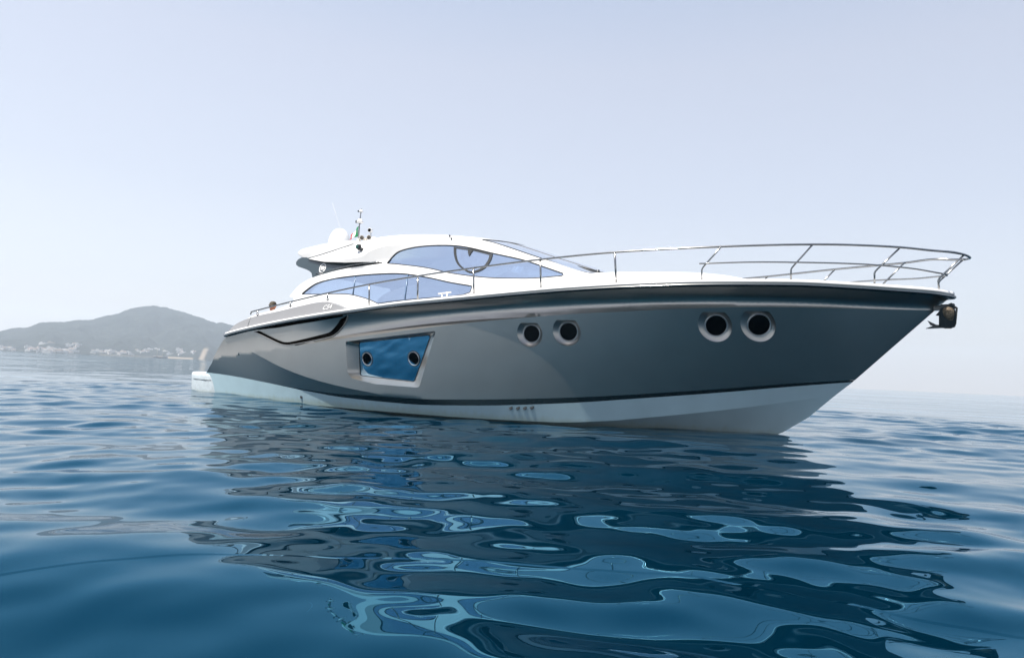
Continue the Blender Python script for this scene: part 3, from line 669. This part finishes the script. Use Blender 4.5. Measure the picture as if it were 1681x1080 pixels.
# ------------------------------------------------------------------ anchor hanging under the bow
anch = empty('anchor', (16.5, 0, 1.8), 'dark weathered anchor hanging under the tip of the grey bow', 'anchor')
def rel(o): o.matrix_parent_inverse = Matrix.Translation(-Vector(o.parent.location)); return o
mb = MB()
Tt = np.array((16.27,0,1.782)); Bq = np.array((16.65,0,1.80))
for s in (-1, 1):
    top_ = [(16.442,s*.12,1.975),(16.46,s*.15,2.075),(16.57,s*.17,2.105),(16.64,s*.15,2.085),(16.665,s*.10,1.95)]
    botm = [(16.44,s*.04,1.83),(16.47,s*.05,1.815),(16.52,s*.06,1.80),(16.60,s*.05,1.80),(16.655,s*.04,1.83)]
    for th in (0, .018):
        strip(mb, [(x, y + s*th, z) for x, y, z in top_], [(x, y + s*th, z - th) for x, y, z in botm], closed=False, smooth=False)
    strip(mb, top_, [(x, y + s*.018, z) for x, y, z in top_], closed=False, smooth=False)
prism(mb, [(16.27,1.775),(16.64,1.795),(16.66,1.84),(16.50,1.83),(16.40,1.83)], -.05, .05)
rel(mb.build('fluke', M_dark, anch))
M_rust = mat('weathered_galvanised_face', (.17, .13, .09), .6, .5, 0, .5, .5, 30, .6, 60)
mb = MB()
for s in (-1, 1):
    fp = catmull([(16.49,s*.165,2.06),(16.56,s*.185,2.09),(16.625,s*.17,2.06),(16.635,s*.13,1.94),(16.60,s*.09,1.87),(16.55,s*.10,1.885),(16.50,s*.13,1.96)], 4, True)
    cc_ = np.mean(fp, 0) + np.array((0, s*.03, 0)); strip(mb, fp, [p*.55 + cc_*.45 + np.array((0, s*.012, 0)) for p in fp]); mb.add([p*.55 + cc_*.45 + np.array((0, s*.012, 0)) for p in fp] + [cc_], [(i, (i+1) % len(fp), len(fp)) for i in range(len(fp))])
    rel(mb.build('fluke_face', M_rust, anch)); mb = MB()
mb = MB(); prism(mb, [(16.635,1.81),(16.665,1.84),(16.685,2.09),(16.66,2.115),(16.60,2.11),(16.61,2.09),(16.655,2.08)], -.025, .025); rel(mb.build('crown_bar', M_dark, anch))
mb = MB(); prism(mb, [(16.29,1.90),(16.44,1.815),(16.50,1.80),(16.40,1.80),(16.33,1.83)], -.03, .03); prism(mb, [(16.40,1.98),(16.46,1.97),(16.55,2.10),(16.62,2.155),(16.60,2.17),(16.50,2.12)], -.03, .03); rel(mb.build('shank', M_dark, anch))

# ------------------------------------------------------------------ flag on the mast
fl = empty('flag', (4.04, -.3, 4.08), 'small green, white and red flag hanging limp from the yacht mast', 'flag')
def cloth(name, u0_, u1_, m):
    mb = MB(); rows = []
    for i in range(9):
        u = u0_ + (u1_ - u0_) * i / 8
        row = []
        for v in np.linspace(0, 1, 8):
            p = np.array((4.045, 4.345))*(1-v) + np.array((4.035, 4.09))*v + u*(np.array((-.27,-.24))*(1-v) + np.array((-.33,-.08))*v)
            row.append((p[0], -.3 - .025*math.sin(9*u + 3*v), p[1]))
        rows.append(row)
    loft(mb, rows); o = rel(mb.build(name, m, fl)); s = o.modifiers.new('thick', 'SOLIDIFY'); s.thickness = .003
cloth('green_band', .03, .42, M_cloth_g); cloth('white_band', .42, .66, M_cloth_w); cloth('red_band', .66, 1., M_cloth_r)

# ------------------------------------------------------------------ person lounging in the cockpit
per = empty('person', (1.62, -.9, 1.61), 'person in a dark cap and sunglasses lounging in the yacht cockpit', 'person')
def skin_body(name, chains, m, parent):
    bm = bmesh.new(); ly = bm.verts.layers.skin.verify(); first = None; V = {}
    for ch in chains:
        prev = None
        for key, co, r in ch:
            if key not in V:
                V[key] = bm.verts.new(co); V[key][ly].radius = (r, r)
                if first is None: V[key][ly].use_root = True; first = 1
            if prev is not None: bm.edges.new((prev, V[key]))
            prev = V[key]
    me = bpy.data.meshes.new(name); bm.to_mesh(me); bm.free(); me.materials.append(m)
    o = link(bpy.data.objects.new(name, me), parent); o.modifiers.new('skin', 'SKIN'); s = o.modifiers.new('sub', 'SUBSURF'); s.levels = s.render_levels = 2
    for p in me.polygons: p.use_smooth = True
    return o
z0 = 0.0
ch = [[('pel',(0,0,.12),.15),('wai',(.02,0,.28),.13),('che',(.03,0,.42),.16),('nec',(.03,0,.53),.06),('hd0',(.03,0,.57),.06)]]
for s in (-1, 1):
    ch.append([('che',0,0),('sh%d'%s,(.02,s*.18,.45),.06),('el%d'%s,(-.05,s*.26,.22),.045),('wr%d'%s,(.12,s*.24,.08),.032),('pa%d'%s,(.19,s*.23,.05),.035)])
    for k in range(4): ch.append([('pa%d'%s,0,0),('f%d%d'%(s,k),(.25+.01*(k in(1,2)),s*(.20+.02*k),.045),.010),('g%d%d'%(s,k),(.285+.015*(k in(1,2)),s*(.198+.02*k),.025),.008)])
    ch.append([('pa%d'%s,0,0),('t%d'%s,(.21,s*.185,.05),.010),('u%d'%s,(.24,s*.175,.035),.008)])
    ch.append([('pel',0,0),('hi%d'%s,(.06,s*.09,.10),.09),('kn%d'%s,(.44,s*.12,.12),.06),('an%d'%s,(.80,s*.12,.05),.042),('to%d'%s,(.84,s*.14,.16),.035)])
body = skin_body('body', ch, M_skin, per)
HD = Vector((.035, -.005, .665)); FD = Vector((.45, -.89, -.05)).normalized()     # the face turns to the water on the starboard side
side_ = FD.cross(Vector((0,0,1))).normalized(); hup = side_.cross(FD)
def head_pt(a, b, c): return HD + side_*a + FD*b + hup*c
mb = MB(); rows = []
for i, (h, rx, ry, f) in enumerate([(-.125,.03,.03,.045),(-.115,.045,.05,.04),(-.09,.058,.07,.022),(-.06,.066,.085,.01),(-.02,.074,.094,.0),(.03,.078,.099,-.004),(.07,.072,.092,-.006),(.10,.052,.068,-.006),(.118,.02,.03,-.004)]):
    rows.append([head_pt(rx*math.cos(t), f + ry*math.sin(t), h) for t in [2*math.pi*k/24 for k in range(24)]])
loft(mb, rows, closed=True, caps=True)
mb.add([head_pt(*p) for p in [(-.012,.09,.03),(.012,.09,.03),(-.018,.095,-.03),(.018,.095,-.03),(0,.122,-.025),(0,.10,.03)]], [(0,5,4,2),(5,1,3,4),(2,4,3)])   # nose
for s in (-1, 1): lathe(mb, [(.030,-.006),(.033,0),(.02,.008),(0,.009)], head_pt(s*.077, -.005, -.005), side_*s, 12)
mb.build('head', M_skin, per)
mb = MB(); rows = []
for h, r_, f in [(.018,1.05,-.004),(.06,1.05,-.005),(.10,.86,-.008),(.125,.5,-.008),(.133,.05,-.008)]:
    rows.append([head_pt(.083*r_*math.cos(t), f + .104*r_*math.sin(t), h) for t in [2*math.pi*k/24 for k in range(24)]])
loft(mb, rows, closed=True)
br = [head_pt(.075*math.cos(t), .06 + .115*math.sin(t), .030 - .02*math.sin(t)) for t in np.linspace(.15, math.pi - .15, 12)]
bi = [head_pt(.080*math.cos(t), .0 + .098*math.sin(t), .034) for t in np.linspace(.15, math.pi - .15, 12)]
strip(mb, br, bi, closed=False); strip(mb, [p + hup*.008 for p in br], [p + hup*.008 for p in bi], closed=False); strip(mb, br, [p + hup*.008 for p in br], closed=False)
mb.build('cap', M_cap, per)
mb = MB()
for s in (-1, 1):
    q = [head_pt(s*(.036 + .03*math.cos(t)), .098 - .012*abs(.036 + .03*math.cos(t))/.066, .008 + .021*math.sin(t)) for t in [2*math.pi*k/14 for k in range(14)]]
    mb.add(q + [p + FD*.005 for p in q], [tuple(range(14)), tuple(range(27, 13, -1))] + [(i, 14+i, 14+(i+1) % 14, (i+1) % 14) for i in range(14)])
    tube(mb, [head_pt(s*.064, .088, .012), head_pt(s*.082, .0, .012)], .004, 6)
tube(mb, [head_pt(-.012,.103,.014), head_pt(.012,.103,.014)], .004, 6)
mb.build('sunglasses', M_port, per)
mb = MB(); box(mb, tuple(head_pt(0, .088, -.072)), (.045,.014,.008), math.atan2(side_.y, side_.x)); mb.build('mouth', mat('lips', (.25,.07,.05), .5), per)

# ================================================================== water
def build_water():
    cx, cy = CP.x, CP.y
    r = [.35]
    while r[-1] < 3.0: r.append(r[-1] + .022)
    while r[-1] < 24: r.append(r[-1] + max(.03, min(.06, r[-1]*.006)))
    while r[-1] < 6400: r.append(r[-1] * 1.016)
    r = np.array(r)
    a0 = YAW; dense = np.arange(-R(58), R(58), .0032)
    coarse = np.arange(R(58), 2*math.pi - R(58), .03)
    th = a0 + np.concatenate([dense, coarse]); na, nr = len(th), len(r)
    RR, TH = np.meshgrid(r, th, indexing='ij'); X = cx + RR*np.cos(TH); Y = cy + RR*np.sin(TH)
    dr = np.gradient(r)[:, None]
    Z = np.zeros_like(X); rs = np.random.RandomState(WSEED)
    lost = np.zeros((nr, 1)); tot = 0.
    comps = []
    def band(l0, l1, n, slope, spread, main):
        for k in range(n):
            lam = l0 * (l1/l0)**rs.rand(); ang = main + spread * rs.randn(); ph = rs.rand()*2*math.pi
            comps.append((lam, ang, ph, slope * math.sqrt(2.0/n)))
    wind = YAW + R(168)
    band(.17, .32, 14, SL[0], 1.3, wind); band(.32, .62, 16, SL[1], 1.2, wind); band(.62, 1.25, 20, SL[2], .9, wind); band(1.25, 2.6, 18, SL[3], .55, wind); band(2.6, 6, 14, SL[4], .6, wind); band(6, 16, 8, SL[5], .5, wind)
    band(16, 60, 6, .012, .4, wind)
    # slow patchiness so calm and rippled areas alternate
    def patch(sc, seed):
        q = np.random.RandomState(seed); s = np.zeros_like(X)
        for k in range(5):
            a = q.rand()*6.28; s += np.sin((X*math.cos(a) + Y*math.sin(a))*2*math.pi/(sc*(.6 + q.rand())) + q.rand()*6.28)
        return 1/(1 + np.exp(-s*.9))
    pt = .45 + 1.1*patch(7., 3)
    for lam, ang, ph, s in comps:
        wgt = np.clip((lam/dr - 3.) / 4., 0, 1)
        tot += s*s; lost += s*s*(1 - wgt**2)
        if wgt.max() <= 0: continue
        k = 2*math.pi/lam; A = s/k
        m = wgt[:, 0] > 0
        arg = (X[m]*math.cos(ang) + Y[m]*math.sin(ang))*k + ph
        f = (pt[m] if lam < 1.3 else 1.)
        Z[m] += A * wgt[m] * np.sin(arg) * f
    # long low swell passing along the boat: crest at bow and stern, trough amidships
    env = np.exp(-((X - 7)**2 + (Y + 1)**2) / 15.**2)
    Z += (-.05 + .05*np.cos(2*math.pi*(X - .3)/14.)) * env
    co = np.stack([X, Y, Z], -1).reshape(-1, 3)
    idx = np.arange(nr*na).reshape(nr, na); i0 = idx[:-1]; i1 = idx[1:]
    q = np.stack([i0, i1, np.roll(i1, -1, 1), np.roll(i0, -1, 1)], -1).reshape(-1, 4)
    fan = np.stack([np.full(na, nr*na), idx[0], np.roll(idx[0], -1)], -1)
    co = np.vstack([co, [[cx, cy, Z[0].mean()]]])
    me = bpy.data.meshes.new('water')
    me.vertices.add(len(co)); me.vertices.foreach_set('co', co.astype(np.float32).ravel())
    loops = np.concatenate([q.ravel(), fan.ravel()]); ls = np.concatenate([np.arange(len(q))*4, len(q)*4 + np.arange(len(fan))*3]); lt = np.concatenate([np.full(len(q), 4), np.full(len(fan), 3)])
    me.loops.add(len(loops)); me.loops.foreach_set('vertex_index', loops.astype(np.int32))
    me.polygons.add(len(ls)); me.polygons.foreach_set('loop_start', ls.astype(np.int32)); me.polygons.foreach_set('loop_total', lt.astype(np.int32))
    me.polygons.foreach_set('use_smooth', np.ones(len(ls), bool)); me.update(calc_edges=True); me.validate()
    at = me.attributes.new('ripple', 'FLOAT', 'POINT'); rip = np.broadcast_to(np.sqrt(lost/tot), (nr, na)).ravel()
    at.data.foreach_set('value', np.concatenate([rip, [0.]]).astype(np.float32))
    o = link(bpy.data.objects.new('water', me)); tag(o, kind='structure')
    m = bpy.data.materials.new('sea_water'); m.use_nodes = True; n = m.node_tree.nodes; l = m.node_tree.links; n.clear()
    mo = n.new('ShaderNodeOutputMaterial'); dif = n.new('ShaderNodeBsdfDiffuse'); dif.inputs['Color'].default_value = (*WCOL, 1)
    glo = n.new('ShaderNodeBsdfGlossy'); glo.inputs['Roughness'].default_value = .012; fr_ = n.new('ShaderNodeFresnel'); fr_.inputs['IOR'].default_value = 1.42
    tr_ = n.new('ShaderNodeValToRGB'); e = tr_.color_ramp.elements; e[0].position = .0; e[0].color = (.06,.57,.93,1); e[1].position = .62; e[1].color = (.92,.97,1,1); k = e.new(.22); k.color = (.25,.69,1.0,1)
    l.new(fr_.outputs[0], tr_.inputs[0]); l.new(tr_.outputs[0], glo.inputs['Color'])
    ms = n.new('ShaderNodeMixShader'); l.new(fr_.outputs[0], ms.inputs[0]); l.new(dif.outputs[0], ms.inputs[1]); l.new(glo.outputs[0], ms.inputs[2]); l.new(ms.outputs[0], mo.inputs['Surface'])
    geo = n.new('ShaderNodeNewGeometry'); a = n.new('ShaderNodeAttribute'); a.attribute_name = 'ripple'
    hs = None
    for sc, amp in [(.45, .5), (1.4, .17), (4.0, .045)]:
        mp = n.new('ShaderNodeMapping'); mp.inputs['Rotation'].default_value = (0, 0, -wind + .4*sc); mp.inputs['Scale'].default_value = (1, .55, 1)
        l.new(geo.outputs['Position'], mp.inputs['Vector'])
        t = n.new('ShaderNodeTexNoise'); t.inputs['Scale'].default_value = sc; t.inputs['Detail'].default_value = 1.5; t.inputs['Roughness'].default_value = .4
        l.new(mp.outputs['Vector'], t.inputs['Vector'])
        mu = n.new('ShaderNodeMath'); mu.operation = 'MULTIPLY'; mu.inputs[1].default_value = amp; l.new(t.outputs['Fac'], mu.inputs[0])
        if hs is None: hs = mu
        else:
            ad = n.new('ShaderNodeMath'); ad.operation = 'ADD'; l.new(hs.outputs[0], ad.inputs[0]); l.new(mu.outputs[0], ad.inputs[1]); hs = ad
    mh = n.new('ShaderNodeMath'); mh.operation = 'MULTIPLY'; l.new(hs.outputs[0], mh.inputs[0]); l.new(a.outputs['Fac'], mh.inputs[1])
    b = n.new('ShaderNodeBump'); b.inputs['Strength'].default_value = 1.0; b.inputs['Distance'].default_value = BUMPD
    l.new(mh.outputs[0], b.inputs['Height']); [l.new(b.outputs['Normal'], q_.inputs['Normal']) for q_ in (glo, fr_)]
    me.materials.append(m)
    return o
SL = (.014, .037, .047, .035, .012, .005); WSEED = 4; WCOL = (.0001, .0080, .0170); BUMPD = .10
build_water()

# ================================================================== hills, shore, town
def P_at(az_deg, dist, z=0.): return Vector((CP.x + dist*math.cos(R(az_deg)), CP.y + dist*math.sin(R(az_deg)), z))
ridge = [(176,.9),(170,1.0),(165,1.1),(162,1.2),(160.36,1.28),(159.71,1.49),(158.87,1.6),(158.2,1.99),(157.68,2.05),(156.79,2.15),(155.9,2.41),(155.17,2.52),(154.43,2.84),(153.49,3.06),(152.92,3.4),(152.35,3.65),(151.75,3.73),(151.15,3.86),(150.33,3.89),(149.7,3.74),(148.84,3.48),(147.96,3.14),(147.3,2.96),(146.86,2.84),(146.42,2.95),(145.84,2.77),(144.85,2.5),(142,1.9),(139,1.2),(136,.5),(134,0.)]
ra = np.array(ridge)[::-1]; R0, RP = 3400., 4500.
HO = P_at(150, R0)
def hnoise(x, y, seed=1, sc=600., oct_=6):
    q = np.random.RandomState(seed); s = np.zeros_like(x); a = 1.; tot = 0
    for k in range(oct_):
        for j in range(4):
            an = q.rand()*6.28; s += a*np.sin((x*math.cos(an) + y*math.sin(an))*2*math.pi/(sc*(.7 + .6*q.rand())) + q.rand()*6.28 + 1.3*np.sin((x*math.sin(an) - y*math.cos(an))*2*math.pi/(sc*1.3)))*.5
        tot += a; a *= .55; sc *= .5
    return s/tot
shore_off = lambda az: 60*np.sin(az*.55) + 35*np.sin(az*1.3 + 1) + 12*np.sin(az*3.1)
def hill_h(az, rr):
    hr = np.tan(np.radians(np.interp(az, ra[:, 0], ra[:, 1]))) * RP
    s = (rr - (R0 + shore_off(az))) / (RP - R0)
    x = CP.x + rr*np.cos(np.radians(az)); y = CP.y + rr*np.sin(np.radians(az))
    prof = np.where(s < 1, np.clip(s, 0, 1)**1.25*(1.0) , np.clip(1 - (s - 1)*1.6, -.05, 1))
    nz = hnoise(x, y); rid = 1 - np.abs(hnoise(x, y, 4, 900, 5))*1.6
    h = hr*(prof*(1 + .10*nz*np.clip(1.2 - np.abs(s - 1)*0, 0, 1)*np.clip(np.abs(1 - s)*3, .12, 1)) + .16*(rid - .6)*np.clip(s*3, 0, 1)*np.clip((.93 - s)*4, 0, 1))
    h = h + np.clip(s*40, 0, 1)*(4 + 4*nz)*np.clip(hr/30, 0, 1)
    cl = np.exp(-((az - 147.75)/.9)**2)*np.clip(s*14, 0, 1)*38*np.clip(1 - s*1.5, 0, 1); h = h + cl
    return np.where(s < 0, -3 + s*30, h)
def build_hills():
    az = np.linspace(134, 176, 760); rr = np.concatenate([np.linspace(3260, 3800, 60), np.linspace(3815, 5600, 90)])
    AZ, RRR = np.meshgrid(az, rr, indexing='ij'); H = hill_h(AZ, RRR)
    X = CP.x + RRR*np.cos(np.radians(AZ)) - HO.x; Y = CP.y + RRR*np.sin(np.radians(AZ)) - HO.y
    na, nr = AZ.shape; idx = np.arange(na*nr).reshape(na, nr)
    q = np.stack([idx[:-1, :-1], idx[1:, :-1], idx[1:, 1:], idx[:-1, 1:]], -1).reshape(-1, 4)
    me = bpy.data.meshes.new('hills'); me.from_pydata(np.stack([X, Y, H], -1).reshape(-1, 3).tolist(), [], q.tolist()); me.update()
    me.polygons.foreach_set('use_smooth', np.ones(len(q), bool))
    S = (RRR - R0 - shore_off(AZ))
    sand = np.clip(1.6 - np.abs(AZ - 147.62 + (H - 20)*.006)/.16, 0, 1)*np.clip((62 - H)/15, 0, 1)*(S > 0)
    sand = np.maximum(sand, np.clip((7 - H)/3, 0, 1)*((AZ > 148.3) & (AZ < 150.2)))
    sand = np.maximum(sand, .3*np.clip((5 - H)/2, 0, 1)*((AZ > 150.9) & (AZ < 154.5)))
    at = me.attributes.new('sand', 'FLOAT', 'POINT'); at.data.foreach_set('value', sand.ravel().astype(np.float32))
    m = bpy.data.materials.new('scrub_hillside'); m.use_nodes = True; n = m.node_tree.nodes; l = m.node_tree.links; p = n['Principled BSDF']; p.inputs['Roughness'].default_value = .95; p.inputs['Specular IOR Level'].default_value = .1
    tc = n.new('ShaderNodeTexCoord'); t = n.new('ShaderNodeTexNoise'); t.inputs['Scale'].default_value = .012; t.inputs['Detail'].default_value = 9; t.inputs['Roughness'].default_value = .7; l.new(tc.outputs['Object'], t.inputs['Vector'])
    rp = n.new('ShaderNodeValToRGB'); e = rp.color_ramp.elements; e[0].position = .35; e[0].color = (.005,.009,.009,1); e[1].position = .68; e[1].color = (.026,.031,.028,1); k = e.new(.52); k.color = (.011,.016,.014,1); l.new(t.outputs['Fac'], rp.inputs['Fac'])
    a = n.new('ShaderNodeAttribute'); a.attribute_name = 'sand'; mx = n.new('ShaderNodeMix'); mx.data_type = 'RGBA'; l.new(a.outputs['Fac'], mx.inputs['Factor']); l.new(rp.outputs['Color'], mx.inputs['A']); mx.inputs['B'].default_value = (.20,.165,.125,1)
    l.new(mx.outputs['Result'], p.inputs['Base Color']); me.materials.append(m)
    o = link(bpy.data.objects.new('hills', me)); o.location = (HO.x, HO.y, 0); tag(o, kind='structure')
build_hills()
M_wall = mat('white_house_wall', (.60,.59,.57), .8, var=.05); M_roof = mat('terracotta_roof', (.20,.14,.11), .85, var=.15); M_flat = mat('pale_flat_roof', (.40,.38,.35), .85, var=.1); M_pink = mat('ochre_house_wall', (.36,.31,.26), .8, var=.05); M_win = mat('house_window', (.05,.06,.07), .3)
def house_mesh(kind):
    mb = MB(); W_, D_, H_ = [(14,9,4.5),(22,10,4.6),(11,10,6.5),(28,11,6.8)][kind]
    box(mb, (0,0,H_/2 - 2), (W_, D_, H_ + 4))
    if kind in (0, 2):
        h = 2.4; x, y = W_/2 + .4, D_/2 + .4
        mb.add([(-x,-y,H_),(x,-y,H_),(x,y,H_),(-x,y,H_),(-x*.55,0,H_+h),(x*.55,0,H_+h)], [(0,1,5,4),(1,2,5),(2,3,4,5),(3,0,4)], smooth=False, mi=1)
    else:
        box(mb, (0,0,H_+.35), (W_+.6, D_+.6, .7), mi=2); box(mb, (W_*.2, 1, H_+1.8), (W_*.3, D_*.5, 2.4))
    nf = max(2, int(H_//3.2)); nw = int(W_//4)
    for f in range(nf):
        for k in range(nw):
            for s in (-1, 1):
                box(mb, (-W_/2 + (k+.5)*W_/nw, s*(D_/2 + .02), 1.6 + f*3.1), (1.2,.12,1.5), mi=3)
    return mb
HM = []
for kind in range(4):
    for wl in (M_wall, M_pink):
        me = house_mesh(kind).build('house', [wl, M_roof, M_flat, M_win]); HM.append(me.data); bpy.data.objects.remove(me)
CL = [  # azimuth range, distance-from-shore range, number, label, group
    (159.3,161.3,12,150,26,'pale house in the dense shore town farthest from the yacht','houses of the farthest town'),
    (155.9,158.9,10,170,62,'pale house in the long white town below the low end of the ridge','houses of the long white town'),
    (155.5,158.0,170,330,14,'small pale house standing uphill above the long white town','houses above the long white town'),
    (152.4,155.0,20,120,26,'pale house among scrub on the shore below the mountain slope','houses below the mountain slope'),
    (150.2,152.3,60,190,10,'lone pale villa on the hillside above the anchored sailing ship','villas above the sailing ship'),
    (147.9,150.0,60,160,9,'small villa on the low ground above the yellow beach','villas above the beach')]
def place_houses():
    q = random.Random(21)
    for a0, a1, d0, d1, n, lab, grp in CL:
        for k in range(n):
            a = q.uniform(a0, a1); d = R0 + float(shore_off(np.array(a))) + d0 + (d1 - d0)*q.random()**1.5
            h = float(hill_h(np.array([a]), np.array([d]))[0])
            kd = q.choice([0,0,1,1,2,3]); me = HM[kd*2 + (1 if q.random() < .12 else 0)]
            o = bpy.data.objects.new('house', me); o.location = P_at(a, d, h); s = q.uniform(.8, 1.15); o.scale = (s, s, s)
            o.rotation_euler = (0, 0, R(a) + math.pi/2 + q.uniform(-.5, .5)); link(o); tag(o, lab, 'house', grp)
place_houses()
# two-masted sailing ship at anchor off the beach
pos = P_at(150.55, 1500); ship = empty('sailing_ship', pos, 'two-masted white sailing ship at anchor off the far beach', 'ship'); ship.rotation_euler = (0, 0, R(150.55) - math.pi/2)
mb = MB(); rows = []
for x, b, zt_ in [(-12,1.2,2.9),(-10.5,2.4,2.6),(-5,3.0,2.3),(4,3.0,2.4),(9,1.9,2.8),(13,.2,3.4)]:
    rows.append([(x,-b,zt_),(x,-b*.85,.2),(x,0,-.8),(x,b*.85,.2),(x,b,zt_)])
loft(mb, rows); strip(mb, [r[0] for r in rows], [r[-1] for r in rows], closed=False)
mb.build('hull', mat('ship_white', (.75,.75,.75), .4), ship)
mb = MB(); box(mb, (-2,0,2.3), (9,3,1.4)); mb.build('deckhouse', mat('ship_cabin', (.5,.45,.4), .5), ship)
for x, h in [(-6,17),(4,20)]:
    mb = MB(); tube(mb, [(x,0,1),(x,0,h)], lambda t: .38 - .14*t, 8); tube(mb, [(x,0,3.2),(x-6.5,0,3.4)], .22, 6); mb.build('mast', mat('ship_mast', (.35,.33,.30), .5), ship)
# haze
mb = MB(); box(mb, (CP.x, CP.y, 200), (15000, 15000, 408)); hz = mb.build('haze', bpy.data.materials.new('haze_air')); tag(hz, kind='stuff')
hm_ = hz.data.materials[0]; hm_.use_nodes = True; n = hm_.node_tree.nodes; n.clear(); oo = n.new('ShaderNodeOutputMaterial'); pv = n.new('ShaderNodeVolumePrincipled')
pv.inputs['Color'].default_value = (.77,.885,1.0,1); pv.inputs['Density'].default_value = .00016; pv.inputs['Anisotropy'].default_value = .2
hm_.node_tree.links.new(pv.outputs['Volume'], oo.inputs['Volume'])
